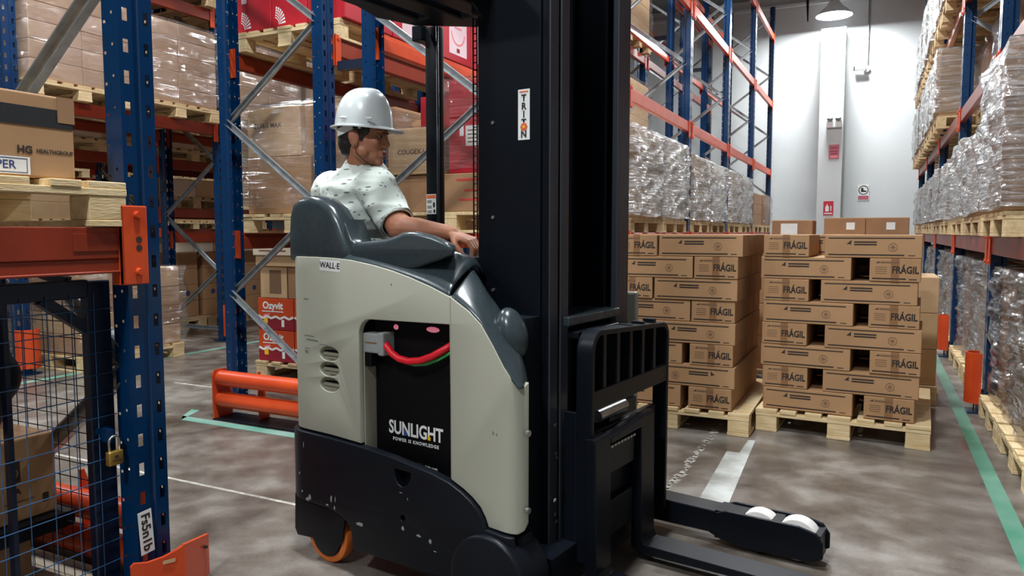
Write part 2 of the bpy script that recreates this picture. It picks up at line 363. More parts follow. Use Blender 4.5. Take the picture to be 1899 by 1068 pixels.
def conn_mesh():
    mb = MB().box((.0, -.055, -.07), (.008, .012, .14)).box((-.055, .005, -.07), (.008, .012, .14))
    for z in (-.05, .115): mb.tube([(.008, -.028, z), (.016, -.028, z)], .012, 8)
    return mb.mesh('connector', M['orange'])
CONN = conn_mesh()
CONN2 = CONN.copy(); CONN2.transform(Matrix.Diagonal((1, -1, 1, 1))); CONN2.flip_normals()
BR = {}
def brace_mesh(ln):
    k = round(ln, 3)
    if k not in BR:
        BR[k] = MB().prism([(-.022, 0), (.022, 0), (.022, .022), (.017, .022), (.017, .004), (-.017, .004), (-.017, .022), (-.022, .022)], 0, ln, 1).mesh('brace', M['galv'])
    return BR[k]
def place_beam_like(name, me, p, q, parent, up=(0, 1, 0)):
    p = Vector(p); q = Vector(q); d = (q-p).normalized(); z = Vector(up); x = d.cross(z).normalized(); z = x.cross(d)
    o = link(name, me, parent); o.matrix_local = Matrix(((x.x, d.x, z.x, p.x), (x.y, d.y, z.y, p.y), (x.z, d.z, z.z, p.z), (0, 0, 0, 1))); return o
def rack(name, xf, s, Ys, levels, label, depth=.97, braces=True, skip=(), bm='orange', ties=(), drop=0.0):
    """xf front plane, s=+1 front faces +X ; levels = beam top heights ; uprights centred at Ys"""
    root = empty(name, (xf, Ys[0], 0), 0, label, 'pallet rack', 'blue and orange pallet racking')
    xr = -s*depth                       # rear plane, local
    for iy, Y in enumerate(Ys):
        y = Y-Ys[0]
        for x, r in ((0, 0 if s > 0 else PI), (xr, PI if s > 0 else 0)):
            link('upright', UP, root, (x, y, 0), (0, 0, r)); link('footplate', FOOT, root, (x, y, 0.001), (0, 0, r))
        if braces:
            xa, xb = -s*.06, xr+s*.06
            zf = [.80, 2.05, 3.30, 4.55, 5.8]; zb = [.18, 1.43, 2.68, 3.93, 5.18]
            seq = [(xb, zb[0])]
            for k in range(5): seq.append((xa, zf[k])); seq += [(xb, zb[k+1])] if k < 4 else []
            for k in range(len(seq)-1):
                p = Vector((seq[k][0], y+.01*(1 if k % 2 else -1)-.03, seq[k][1])); q = Vector((seq[k+1][0], y+.01*(1 if k % 2 else -1)-.03, seq[k+1][1]))
                place_beam_like('brace', brace_mesh((q-p).length), p, q, root, (0, -1, 0))
            place_beam_like('brace', brace_mesh(abs(xb-xa)), (xb, y-.03, .14), (xa, y-.03, .14), root, (0, -1, 0))
        for z in ties:
            link('row_spacer', MB().box((xr-s*.23, y-.03, z-.03), (xr, y+.03, z+.03)).mesh('row_spacer', M['navy']), root)
    for ib in range(len(Ys)-1):
        ya = Ys[ib]-Ys[0]+.065; yb = Ys[ib+1]-Ys[0]-.065; ln = yb-ya
        for il, z in enumerate(levels):
            if (ib, il) in skip: continue
            if ib == 0 and il == 1: z -= drop
            for x, r in ((s*.004, 1), (xr-s*.004, -1)):
                fl_ = r*s
                b = link('beam', beam_mesh(ln, .12, bm), root, (x, ya if fl_ > 0 else yb, z-.12), (0, 0, 0 if fl_ > 0 else PI))
                link('connector', CONN2, b, (.002, 0, 0)); link('connector', CONN, b, (.002, ln, 0))
    return root
B0 = 4.05; BP = 2.57
CY = [B0+BP*i for i in range(6)]
R_LV = [1.22, 2.43, 3.56, 4.75]; C_LV = [1.24, 2.58, 4.02, 5.42]; A2_LV = [1.24, 2.45, 3.70, 4.9]
rackB = rack('pallet_rack', -2.08, 1, CY, C_LV, 'tall rack beyond the forklift, its open upper bays ending at the white wall', ties=(2.36, 4.3), bm='orange')
rackA = rack('pallet_rack', -4.35, -1, CY, C_LV, 'blue rack with grey zigzag end braces standing behind the orange crash barrier', bm='orange_shaded')
rackR = rack('pallet_rack', .70, -1, [3.41+BP*i for i in range(6)], R_LV, 'long loaded rack along the right edge beside the green floor line', bm='orange_shaded')
rackA2 = rack('pallet_rack', -6.70, 1, [3.90, 6.17, 8.74, 11.31, 13.88], A2_LV, 'rack across the left aisle carrying film-wrapped pallets above an open bay', bm='orange_shaded', ties=(2.3,), skip=((0, 0),))
rackA3 = rack('pallet_rack', -8.84, -1, [3.90, 6.17, 8.74, 11.31, 13.88], [1.55, 2.15, 3.0, 4.2], 'rack behind the left aisle rack with plain cartons on the floor', bm='orange_shaded', skip=((0, 0),))
rackA4 = rack('pallet_rack', -11.3, 1, [3.90, 6.47, 9.04, 11.61, 14.18], [1.3, 2.1, 2.9, 3.9, 5.0], 'rearmost rack glimpsed between the blue uprights on the left', bm='orange_shaded')
# near rack: one bay, its beam right in front on the left
rackN = empty('pallet_rack', (-2.20, 1.68, 0), 0, 'nearest blue rack on the left with orange beam and slotted upright', 'pallet rack', 'blue and orange pallet racking')
for x, y, r in ((0, 0, 0), (-.97, 0, PI), (0, -2.57, 0), (-.97, -2.57, PI)):
    link('upright', UP, rackN, (x, y, 0), (0, 0, r)); link('footplate', FOOT, rackN, (x, y, .001), (0, 0, r))
BRN = MB().prism([(-.03, 0), (.03, 0), (.03, .03), (.024, .03), (.024, .005), (-.024, .005), (-.024, .03), (-.03, .03)], 0, 1, 1)
for p, q in (((-.06, -.03, 2.10), (-.91, -.03, 1.45)), ((-.91, -.02, 1.45), (-.06, -.02, .82)), ((-.06, -.03, .78), (-.91, -.03, .16)), ((-.06, -.02, 2.14), (-.91, -.02, 2.8))):
    p = Vector(p); q = Vector(q); mb = MB(); mb.v = [(a, b*(q-p).length, c) for a, b, c in BRN.v]; mb.f = BRN.f
    place_beam_like('brace', mb.mesh('brace', M['galv']), p, q, rackN, (0, -1, 0))
for x, sg in ((.012, 1), (-.97-.012, -1)):
    mb = MB().box((-.05, -2.50, 1.165), (0, -.065, 1.265)).box((-.046, -2.50, 1.125), (-.004, -.065, 1.165)).box((-.05, -2.50, 1.118), (.003, -.065, 1.127))
    mb.v = [(v[0]*sg+x, v[1], v[2]) for v in mb.v]
    b = mb.obj('beam', M['orange_shaded'], rackN, bevel=.003, seg=1)
    if sg > 0:
        cm = MB().box((0, -.098, 1.078), (.02, -.006, 1.335)).box((-.04, -.098, 1.078), (.02, -.09, 1.335))
        c = cm.obj('connector', M['orange'], b, bevel=.008, seg=2); c.location = (x, 0, 0)
        for z in (1.305, 1.12): MB().tube([(x+.02, -.045, z), (x+.032, -.045, z)], [.013, .010], 12).obj('bolt', M['orange'], b)
        for z in (1.225, 1.198): MB().tube([(x+.0195, -.04, z), (x+.021, -.04, z)], .011, 12).obj('bolt_hole', M['ink'], b)
        MB().box((x, -.25, 1.19), (x+.003, -.1, 1.245)).obj('beam_step', M['orange_shaded'], b, bevel=.001)
d = decal('location_tag', .15, .052, M['paper'], rackN, (.0105, -.038, .235), (0, .06, -1), (0, 1, .06))
text('Fs5n1b', .046, M['ink'], rackN, (.0112, -.038, .235), (0, .06, -1), (0, 1, .06), bold=.0012)

# upright guards and barriers
def half_guard(x, y, z0, z1, r, s, label):
    pts = [(x+s*(-r*math.cos(a)), y+r*math.sin(a)) for a in [rad(-95+190*i/14) for i in range(15)]]
    inner = [(x+s*(-(r-.012)*math.cos(a)), y+(r-.012)*math.sin(a)) for a in [rad(-95+190*i/14) for i in range(15)]]
    g = empty('upright_guard', (x, y, 0), 0, label, 'guard', 'orange upright guards')
    mb = MB().prism(pts+inner[::-1], z0, z1, 2); mb.v = [(a-x, b-y, c) for a, b, c in mb.v]; mb.obj('guard_shell', M['orange'], g)
    mb = MB().box((-.07 if s > 0 else -.02, -.08, 0.002), (.02 if s > 0 else .07, .08, .012)).box((-.02, -.07, .012), (-.012, -.06, z0+.02)).box((-.02, .06, .012), (-.012, .07, z0+.02)); mb.obj('guard_foot', M['blue'], g)
    return g
half_guard(.672, 5.98, .07, .42, .085, 1, 'orange half-round guard at the foot of the nearer blue upright on the right')
half_guard(.672, 8.55, .07, .42, .085, 1, 'orange half-round guard at the foot of the second blue upright on the right')
half_guard(-6.66, 6.17, .06, .42, .085, -1, 'small orange guard at the foot of the upright across the left aisle')
half_guard(-6.66, 3.90, .06, .40, .10, -1, 'orange upright guard seen through the mesh of the cage')
# near V-shaped corner guard
g = empty('upright_guard', (-2.10, 1.72, 0), 0, 'large orange corner guard wrapped round the foot of the nearest blue upright', 'guard', 'orange upright guards')
def wall_plate(p, q, prof, t=.012):
    p = Vector((p[0], p[1], 0)); q = Vector((q[0], q[1], 0)); d = q-p; n = Vector((d.y, -d.x, 0)).normalized()*t
    a = [p+d*u+Vector((0, 0, z)) for u, z in prof]; b = [v-n for v in a]; k = len(prof)
    return MB().add(a+b, [tuple(range(k)), tuple(range(2*k-1, k-1, -1))]+[(i, i+k, (i+1) % k+k, (i+1) % k) for i in range(k)])
wall_plate((-.07, -.155), (.0, .0), [(0, 0), (1, 0), (1, .178), (.85, .165), (.6, .152), (.3, .147), (.06, .155), (0, .145)]).obj('guard_shell', M['orange'], g)
pl = wall_plate((.0, .0), (-.056, .150), [(0, 0), (1, 0), (1, .150), (.9, .152), (0, .178)]).obj('guard_shell', M['orange'], g)
MB().tube([(-.055, .12, .115), (-.033, .12, .115)], .006, 10).obj('bolt_hole', M['ink'], g)
decal('sticker', .04, .012, M['card2'], g, (-.020, -.05, .135), (.45, 1, 0), (0, 0, 1), .001).location.x += .003
def barrier(x0, x1, y, label, zs=(.13, .275)):
    b = empty('crash_barrier', (x0, y, 0), 0, label, 'barrier')
    L_ = x1-x0
    for z in zs: MB().tube([(.012, 0, z), (L_-.012, 0, z)], .052, 18).obj('rail', M['orange'], b, smooth='auto')
    for x in (0, L_-.012): MB().prism([(-.06, 0.012), (.10, 0.012), (.10, .25), (.05, .335), (-.045, .335), (-.06, .30)], x, x+.012, 0).obj('end_plate', M['orange'], b)
    for x in (.3, L_/2, L_-.35): MB().prism([(.05, .012), (.14, .012), (.10, .2), (.06, .33), (.045, .33)], x, x+.012, 0).obj('bracket', M['orange'], b)
    MB().box((0, -.06, .001), (L_, .13, .012)).obj('base_plate', M['blk'], b)
    return b
barrier(-3.93, -2.15, 3.535, 'double orange tube crash barrier standing in front of the rack ends behind the forklift')
barrier(-3.05, -2.33, 1.735, 'orange and dark red rail barrier seen through the mesh cage at lower left', (.085, .225))

# ------------------------------------------------------------------ pallets and cartons
def pallet_meshes(w, d, m, seed=0):
    """local x = face width (stringer direction), y = depth (deck boards run along y)"""
    rnd = random.Random(seed); parts = []
    n = 7; bw = .095 if w < 1.1 else .1
    for i in range(n):
        x = i*(w-bw)/(n-1); ww = bw*(1.35 if i in (0, 3, 6) else 1.0); x0 = min(max(0, x-(ww-bw)/2), w-ww)
        parts.append(('deck_board', MB().box((x0, rnd.uniform(-.006, .004), .118), (x0+ww, d+rnd.uniform(-.004, .006), .14)).mesh('deck_board', M[m], bevel=.002, seg=1)))
    for y in (0, d/2-.05, d-.1): parts.append(('stringer_board', MB().box((0, y, .096), (w, y+.1, .118)).mesh('stringer_board', M[m], bevel=.002, seg=1)))
    for x in (0, w/2-.065, w-.13):
        for y in (0, d/2-.05, d-.1): parts.append(('block', MB().box((x+.002, y+.002, .020), (x+.128, y+.1, .096)).mesh('block', M[m], bevel=.003, seg=1)))
        parts.append(('base_board', MB().box((x, 0, 0), (x+.13, d, .020)).mesh('base_board', M[m], bevel=.002, seg=1)))
    return parts
PAL = {}
PN = [0]
def pallet(loc, rz, label, w=1.0, d=1.2, m=None):
    PN[0] += 1
    m = m or ('wood' if PN[0] % 3 else 'wood2')
    k = (w, d, m, PN[0] % 3)
    if k not in PAL: PAL[k] = pallet_meshes(w, d, m, PN[0])
    p = empty('wooden_pallet', loc, rz, label, 'pallet', 'wooden pallets')
    for nme, me in PAL[k]: link(nme, me, p)
    return p
CART = {}
def carton_mesh(sx, sy, sz, m, bev=.006):
    k = (round(sx, 3), round(sy, 3), round(sz, 3), m)
    if k not in CART: CART[k] = MB().box((0, 0, 0), (sx, sy, sz)).mesh('carton', M[m], bevel=min(bev, sz*.06), seg=2)
    return CART[k]
TAPES = {}
def carton(loc, size, m, label, group=None, rz=0.0, tape=None, name='carton', cat='carton'):
    o = link(name, carton_mesh(*size, m), None, loc, (0, 0, rz)); tag(o, label, cat, group)
    if tape:
        k = (size, tape)
        if k not in TAPES:
            sx, sy, sz = size; t = .0012
            TAPES[k] = MB().box((-t, sy/2-.03, sz-.08), (0, sy/2+.03, sz)).box((0, sy/2-.03, sz), (sx, sy/2+.03, sz+t)).box((sx, sy/2-.03, sz-.08), (sx+t, sy/2+.03, sz)).mesh('tape', M['tape'])
            TAPES[k+('y',)] = MB().box((sx/2-.03, -t, sz-.08), (sx/2+.03, 0, sz)).box((sx/2-.03, 0, sz), (sx/2+.03, sy, sz+t)).box((sx/2-.03, sy, sz-.08), (sx/2+.03, sy+t, sz)).mesh('tape', M['tape'])
        link('tape', TAPES[k if tape == 'x' else k+('y',)], o)
    return o
def wrap(x0, x1, y0, y1, z0, z1, label, m='film', amp=.012, seed=0):
    rg_ = lambda u: (1-abs(noise.noise(u)))**4
    """loose stretch film shell round a load"""
    mb = MB(); per = []
    e = .012; X0, X1, Y0, Y1 = x0-e, x1+e, y0-e, y1+e
    st = .038
    def edge(a, b):
        n = max(2, int((Vector(b)-Vector(a)).length/st)); return [Vector(a).lerp(Vector(b), i/n) for i in range(n)]
    for a, b in (((X0, Y0), (X1, Y0)), ((X1, Y0), (X1, Y1)), ((X1, Y1), (X0, Y1)), ((X0, Y1), (X0, Y0))): per += edge(a, b)
    nz = max(3, int((z1-z0)/.034)); n = len(per); cx, cy = (x0+x1)/2, (y0+y1)/2
    for j in range(nz+2):
        z = z0+(z1-z0)*min(j, nz)/nz
        for p in per:
            v = noise.noise((p.x*3+seed, p.y*3, z*7+seed)) ; dx = p.x-cx; dy = p.y-cy
            if j <= nz:
                k = amp*(.25+.5*v+1.1*rg_((p.x*1.6+z*5+seed, p.y*1.6+seed, z*6-p.y*2.4))+.7*rg_((p.x*2-z*2+seed, p.y*2, z*11+seed))); ex = math.copysign(1, dx) if abs(abs(dx)-(X1-X0)/2) < 1e-4 else 0; ey = math.copysign(1, dy) if abs(abs(dy)-(Y1-Y0)/2) < 1e-4 else 0
                zz = z + (.03*noise.noise((p.x*2+seed, p.y*2, 5)) if j in (0,) else 0)
                mb.v.append((p.x+ex*k-cx, p.y+ey*k-cy, zz-z0 + (.006 if j == nz else 0)))
            else: mb.v.append((dx*.84, dy*.84, z1-z0+.010))
    for j in range(nz+1):
        for i in range(n): mb.f.append((j*n+i, j*n+(i+1) % n, (j+1)*n+(i+1) % n, (j+1)*n+i))
    o = mb.obj('stretch_film', M[m], smooth=True, fix=False); o.location = (cx, cy, z0)
    return tag(o, label, 'stretch film', 'stretch film round pallet loads')
# loads that stand wholly out of sight are left out
DROP = {'on right rack second beam, second bay, near half', 'on right rack third beam, second bay, near half', 'on right rack third beam, second bay, far half', 'low in the end bay beside the mast', 'behind the wrapped stack left of the driver', 'on left aisle rack third beam, open bay, near half', 'on left aisle rack second beam, third bay, near half', 'on left aisle rack first beam, third bay, near half', 'on left aisle rack floor, third bay, near half', 'on left aisle rack second beam, third bay, far half', 'on left aisle rack first beam, third bay, far half', 'on left aisle rack floor, third bay, far half', 'in the shadowed rack, middle beam, near bay, near half', 'in the shadowed rack, high beam, near bay, near half', 'in the shadowed rack, high beam, near bay, far half', 'in the shadowed rack, high beam, far bay, near half', 'in the shadowed rack, high beam, far bay, far half', 'in the rearmost rack, floor, first bay, near half', 'in the rearmost rack, floor, first bay, far half', 'in the rearmost rack, first beam, first bay, near half', 'in the rearmost rack, first beam, first bay, far half', 'in the rearmost rack, second beam, first bay, near half', 'in the rearmost rack, second beam, first bay, far half', 'in the rearmost rack, third beam, first bay, near half', 'in the rearmost rack, third beam, first bay, far half', 'in the rearmost rack, floor, second bay, near half', 'in the rearmost rack, floor, second bay, far half', 'in the rearmost rack, first beam, second bay, far half', 'in the rearmost rack, third beam, second bay, near half', 'in the rearmost rack, third beam, second bay, far half', 'in the rearmost rack, floor, third bay, near half', 'in the rearmost rack, floor, third bay, far half', 'in the rearmost rack, third beam, third bay, near half', 'in the rearmost rack, third beam, third bay, far half'}
LN = [0]
def load(where, x0, x1, y0, y1, z0, nx, ny, nz, h, m='card', flm='film', face='x', pal=True, tape=None, jit=.008, skip_in=True, palm=None, back=0.0):
    """pallet + cartons + film; where = wording naming the place; face: 'x' pallet face looks along X, 'y' along Y"""
    if where in DROP: return
    LN[0] += 1; rnd = random.Random(LN[0])
    if pal:
        if face == 'x': pallet((x1, y0, z0), PI/2, 'wooden pallet carrying the load '+where, w=round(y1-y0, 2), d=round(x1-x0, 2), m=palm)
        else: pallet((x0, y0, z0), 0, 'wooden pallet carrying the load '+where, w=round(x1-x0, 2), d=round(y1-y0, 2), m=palm)
        z0 += .142
    x0 += back
    ix = .02; sx = (x1-x0-2*ix)/nx; sy = (y1-y0-2*ix)/ny
    for k in range(nz):
        for i in range(nx):
            for j in range(ny):
                mm = m if isinstance(m, str) else m[(k+i+j) % len(m)]
                ly = {1: ['single'], 2: ['lower', 'upper'], 3: ['bottom', 'middle', 'top'], 4: ['bottom', 'second', 'third', 'top'], 5: ['bottom', 'second', 'middle', 'fourth', 'top']}[nz][k]
                lab = ly+(' '+['near', 'far'][j] if ny == 2 else '')+(' '+['left', 'right'][i] if nx == 2 else '')+' carton of the load '+where
                carton((x0+ix+i*sx+.002, y0+ix+j*sy+.002, z0+k*h), (round(sx-.004, 3), round(sy-.004, 3), round(h-.002, 3)), mm, lab, 'cartons '+where, tape=tape)
    if flm:
        wrap(x0+.012, x1-.012, y0+.012, y1-.012, z0+.02, z0+nz*h+.006, ('clear film wrapped round the cartons ' if flm != 'filmw' else 'film with painted sheen round the cartons ')+where, flm, .034 if flm == 'filmg' else .022, LN[0]*3.1)

# ------------------------------------------------------------------ loads on the racks
# right rack: two pallets per bay; x from .64 (aisle) to 1.84
bayR = lambda i, k: (3.41+BP*i+.12+k*1.2, 3.41+BP*i+.12+k*1.2+1.08)
near = ['first bay', 'second bay', 'third bay', 'fourth bay', 'fifth bay']
side = ['near half', 'far half']
for i in range(5):
    for k in range(2):
        if i == 0 and k == 0: continue
        y0, y1 = bayR(i, k); nm = f'{near[i]}, {side[k]}'
        nn = 2 if i < 3 else 1
        if i: load(f'on right rack floor, {nm}', .685, 1.86, y0, y1, 0.001, 1, nn, 3, .29, 'card3' if k else 'cardB', 'filmg', back=.08)
        hts = {(0, 1): (3, .30), (1, 0): (3, .20), (1, 1): (3, .22)}.get((i, k), (3, .20))
        load(f'on right rack first beam, {nm}', .62 if i == 0 else .65, 1.84, y0, y1, R_LV[0]+.002, 1, nn, hts[0], hts[1], 'card' if (i+k) % 2 else 'cardw', 'filmw')
        if (i, k) >= (2, 1): load(f'on right rack second beam, {nm}', .58, 1.78, y0, y1, R_LV[1]+.002, 1, 1, 3, .25, 'card2', 'filmw')
        elif i >= 1: load(f'on right rack second beam, {nm}', .95, 1.95, y0+.1, y1, R_LV[1]+.002, 1, 1, 2, .3, 'card3', 'film')
        if i >= 1: load(f'on right rack third beam, {nm}', .58 if i > 1 else .72, 1.78, y0, y1, R_LV[2]+.002, 1, 1, 3, .30, 'card2', 'filmw')
for k, (y0, y1) in enumerate(((4.10, 5.02), (5.08, 5.90))): load(f'on right rack floor, first bay, {side[k]}', .67, 1.85, y0, y1, .001, 1, 2, 3, .29, ['cardB', 'card3'], 'filmg', back=.08)
# rack beyond the forklift (front plane -2.13), bays 1..4 seen to the right of the mast
bayC = lambda i, k: (B0+BP*i+.12+k*1.2, B0+BP*i+.12+k*1.2+1.08)
for i in range(1, 5):
    for k in range(2):
        y0, y1 = bayC(i, k); nm = f'{near[i]}, {side[k]}'
        if i < 4: load(f'on far rack first beam, {nm}', -3.27, -2.07, y0, y1, C_LV[0]+.002, 1, 1 if i > 1 else 2, 3, .29 if i < 2 else .27, 'cardw' if k else 'card2', 'filmw')
        else: load(f'on far rack first beam, {nm}', -3.25, -2.05, y0, y1, C_LV[0]+.002, 1, 1, 3, .2, 'card3', None if k == 0 else 'film')
for k in range(2):
    y0, y1 = bayC(2, k); nm = side[k]
    load(f'on hindmost rack second beam, {nm}', -4.45, -3.27, y0, y1, C_LV[1]+.002, 1, 1, 3, .26, 'card2' if k else 'cardA', 'film')
    load(f'on hindmost rack third beam, {nm}', -4.45, -3.27, y0, y1, C_LV[2]+.002, 1, 1, 3, .26, 'card2', 'film')
    load(f'on hindmost rack first beam, {nm}', -4.45, -3.27, y0, y1, C_LV[0]+.002, 1, 1, 3, .28, 'cardB', 'film')
# rack B, end bay behind the driver: large red cartons
def red_marks(o, sx, sy, sz, face='end'):
    mb = MB()
    for r in range(1, 6):
        for a in range(1, 8):
            t = rad(90-a*12); rr = .045+r*.022
            x = .03+rr*math.cos(t); z = .02+rr*math.sin(t)*1.1; s_ = .004+.0012*r
            x = .012+(x-.03)*.62+.018; z = .02+(z-.02)*.72; s_ *= .6
            mb.box((x-s_, -.0012, z-s_), (x+s_, 0, z+s_*1.4))
    mb.obj('print', M['inkw'], o)
y0, y1 = bayC(0, 0)
pallet((-2.03, 4.22, C_LV[0]+.002), PI/2, 'wooden pallet under the brown and red cartons right behind the driver', w=1.2, d=1.0)
z = C_LV[0]+.144
wide = c = carton((-3.05, 4.24, z), (.98, .58, .25), 'card3', 'wide brown carton with faint red print at the bottom behind the overhead guard post')
z2 = z+.252
c = carton((-3.02, 4.22, z2), (.42, .40, .31), 'card2', 'light brown carton with a black stamp right beside the driver face', tape='x'); bc = c
text('COUGEX-HB', .045, M['ink'], c, (.21, -.0012, .15), (1, 0, 0), (0, 0, 1), bold=.0006)
for n_, (x, y, sx, sy, sz, lab) in enumerate([(-2.56, 4.26, .50, .50, .36, 'red carton right of the guard post with a white label'), (-3.04, 4.66, .45, .6, .60, 'tall dark red carton behind the light brown stamped one')]):
    o = carton((x, y, z2), (sx, sy, sz), 'red', lab, 'red cartons behind the driver')
    if n_ == 0:
        decal('paper_label', .10, .13, M['paper'], o, (.18, -.0012, .24), (1, 0, 0), (0, 0, 1)); decal('paper_label', .03, .12, M['paper'], o, (.10, -.0012, .30), (1, 0, 0), (0, 0, 1))
        for q in range(4): decal('print', .07, .008, M['inkf'], o, (.18, -.0020, .20+q*.025), (1, 0, 0), (0, 0, 1))
o = carton((-2.56, 4.26, z2+.362), (.50, .50, .24), 'red', 'upper red carton right of the guard post, under the beam', 'red cartons behind the driver')
pr = MB()
for q, (a, b_, h_) in enumerate(((.06, .36, .20), (.12, .30, .13), (.08, .4, .07))):
    pr.box((a+.5, -.0013, h_), (b_+.5, 0, h_+.014))
pr.obj('print', M['inkr'], wide)
wrap(-3.022, -2.598, 4.222, 4.618, z2+.02, z2+.312, 'glossy clear film round the light brown stamped carton beside the driver face', 'film', .008, 77)
wrap(-2.562, -2.058, 4.262, 4.76, z2+.03, z2+.61, 'glossy clear film round the red cartons right of the guard post', 'film', .010, 78)
# red and white cartons on the second level of the rack behind, their aisle-side faces showing beside the mast
pallet((-4.36, 5.43, C_LV[1]+.002), 0, 'wooden pallet high beside the mast under the red and white cartons', w=1.0, d=1.0)
z = C_LV[1]+.144
for j in range(2):
    o = carton((-4.33, 5.45+j*.49, z), (1.0, .485, .42), 'red', ['near', 'far'][j]+' red and white carton high up between the guard post and the mast', 'red and white cartons beside the mast')
    X_ = 1.0013; Fx = lambda n_, w_, h_, m_, y_, z_, e=0: decal(n_, w_, h_, M[m_], o, (X_+e, y_, z_), (0, 1, 0), (0, 0, 1))
    Fx('print', .30, .34, 'redw', .26, .23)
    rg = MB(); rg.prism(arc(0, 0, .12, 185, 355, 24)+arc(0, 0, .105, 355, 185, 24), 0, .0008, 2); rr_ = rg.obj('print', M['inkp'], o); rr_.matrix_local = frame_mat((X_, .26, .26), (0, 1, 0), (0, 0, 1))
    Fx('print', .12, .014, 'inkp', .26, .29, .0012); Fx('print', .05, .035, 'maroon', .26, .10, .0012)
# rack A, end bay (seen through the zigzag braces)
pallet((-4.36, 4.17, C_LV[0]+.002), 0, 'wooden pallet under the film-wrapped brown cartons left of the driver', w=1.0, d=1.2)
z = C_LV[0]+.144
o = carton((-4.30, 4.20, z), (.62, .56, .42), 'card', 'large brown carton at the bottom of the wrapped stack left of the driver')
o = carton((-3.66, 4.20, z), (.28, .56, .42), 'card3', 'narrow brown carton beside the large bottom one left of the driver')
o = carton((-4.29, 4.20, z+.422), (.52, .52, .36), 'card2', 'light brown carton with black stamp on top of the wrapped stack left of the driver'); text('ZOX-5 MAX', .05, M['ink'], o, (.2, -.0012, .23), (1, 0, 0), (0, 0, 1), bold=.0008)
o = carton((-3.75, 4.22, z+.422), (.36, .54, .38), 'card', 'brown film-covered carton beside the stamped one left of the driver')
for k in range(2): carton((-4.3, 4.80, z+k*.42), (.94, .54, .41), 'card', ['lower', 'upper'][k]+' rear carton of the wrapped stack left of the driver', 'rear cartons left of the driver')
wrap(-4.32, -3.38, 4.185, 5.36, z+.05, z+.80, 'clear creased film round the brown carton stack left of the driver', 'film', .012, 31)
pallet((-4.36, 4.15, C_LV[1]+.002), 0, 'wooden pallet at the top left under the red printed cartons', w=1.0, d=1.2)
z = C_LV[1]+.144
for k in range(1):
    for i in range(3):
        o = carton((-4.33+i*.335, 4.17, z+k*.36), (.33, .56, .355), 'red', ('lower ' if not k else 'upper ')+['left', 'middle', 'right'][i]+' red carton with white dot pattern high left of the mast', 'red cartons on the high left pallet')
        red_marks(o, .33, .56, .355)
        if i == 1 and k == 0: decal('paper_label', .14, .12, M['paper'], o, (.18, -.0016, .26), (1, 0, 0), (0, 0, 1)); decal('print', .10, .03, M['inkf'], o, (.18, -.0024, .28), (1, 0, 0), (0, 0, 1))
        if i == 0: decal('paper_label', .05, .045, M['redw'], o, (.07, -.0016, .23), (1, 0, 0), (0, 0, 1))
    o = carton((-4.33, 4.75, z+k*.36), (1.0, .56, .355), 'red', 'long red carton behind the dot-patterned ones on the high left pallet')
    decal('print', .34, .26, M['redw'], o, (1.0013, .28, .18), (0, 1, 0), (0, 0, 1)); decal('print', .3, .03, M['inkp'], o, (1.002, .28, .2), (0, 1, 0), (0, 0, 1))
load('behind the wrapped stack left of the driver', -4.36, -3.38, 5.45, 6.5, C_LV[0]+.002, 1, 1, 3, .25, 'card', 'film')
# floor of rack A end bay: orange-red printed cartons and plain ones
pallet((-4.80, 4.72, 0.001), 0, 'low wooden pallet under the orange-red printed cartons behind the crash barrier', w=1.2, d=1.0)
def oz_print(o, sx, sz):
    text('Ozyvit', .085, M['inkw'], o, (sx*.42, -.0013, sz*.76), (1, 0, 0), (0, 0, 1), bold=.003)
    decal('print', sx*.6, .008, M['inkw'], o, (sx*.42, -.0013, sz*.58), (1, 0, 0), (0, 0, 1))
    decal('print', sx*.99, sz*.36, M['maroon'], o, (sx/2, -.0010, sz*.185), (1, 0, 0), (0, 0, 1))
    zz = MB(); px_ = [sx*.01+i*sx*.98/8 for i in range(9)]
    for i in range(8):
        a, b = (sz*.36, sz*.43) if i % 2 else (sz*.43, sz*.36); zz.bar((px_[i], -.0018, a), (px_[i+1], -.0018, b), .001, .018)
    zz.obj('print', M['inkw'], o)
    decal('print', .07, .018, M['inkp'], o, (sx*.25, -.0016, sz*.47), (1, 0, .2), (-.2, 0, 1)); decal('print', .045, .05, M['yellow'], o, (sx*.22, -.002, sz*.29), (1, 0, 0), (0, 0, 1)); decal('print', .03, .06, M['inkw'], o, (sx*.7, -.002, sz*.22), (1, 0, 0), (0, 0, 1))
for k in range(2):
    for i in range(2):
        o = carton((-4.775+i*.405, 4.74, .143+k*.272-.0), (.40, .56, .27), 'rust', ('lower ' if not k else 'upper ')+('left' if not i else 'right')+' orange-red printed carton behind the crash barrier', 'orange-red cartons behind the crash barrier'); oz_print(o, .40, .27)
z = .143+.272*2
carton((-4.74, 4.74, z), (.30, .5, .27), 'card2', 'pale brown carton with a dark label standing on the orange-red cartons'); decal('print', .13, .2, M['inkf'], D.objects[[o.name for o in D.objects if o.name.startswith('carton')][-1]], (.17, -.0012, .14), (1, 0, 0), (0, 0, 1))
carton((-4.43, 4.74, z), (.40, .5, .27), 'card3', 'dark brown carton beside the pale one on the orange-red cartons')
carton((-4.77, 4.72, z+.272), (.82, .5, .09), 'card2', 'flat pale carton lying across the stack behind the crash barrier')
o = carton((-4.78, 4.70, z+.364), (.45, .4, .13), 'cardw', 'pale carton with a dark word, topmost behind the crash barrier'); decal('print', .15, .02, M['ink'], o, (.25, -.0012, .09), (1, 0, 0), (0, 0, 1)); decal('print', .3, .012, M['inkf'], o, (.22, -.0012, .04), (1, 0, 0), (0, 0, 1))
for k in range(0): carton((-4.05+.0, 5.0, .002+k*.27), (.5, .5, .268), 'card', 'plain carton of the column hidden behind the truck tail', 'plain cartons behind the truck tail')
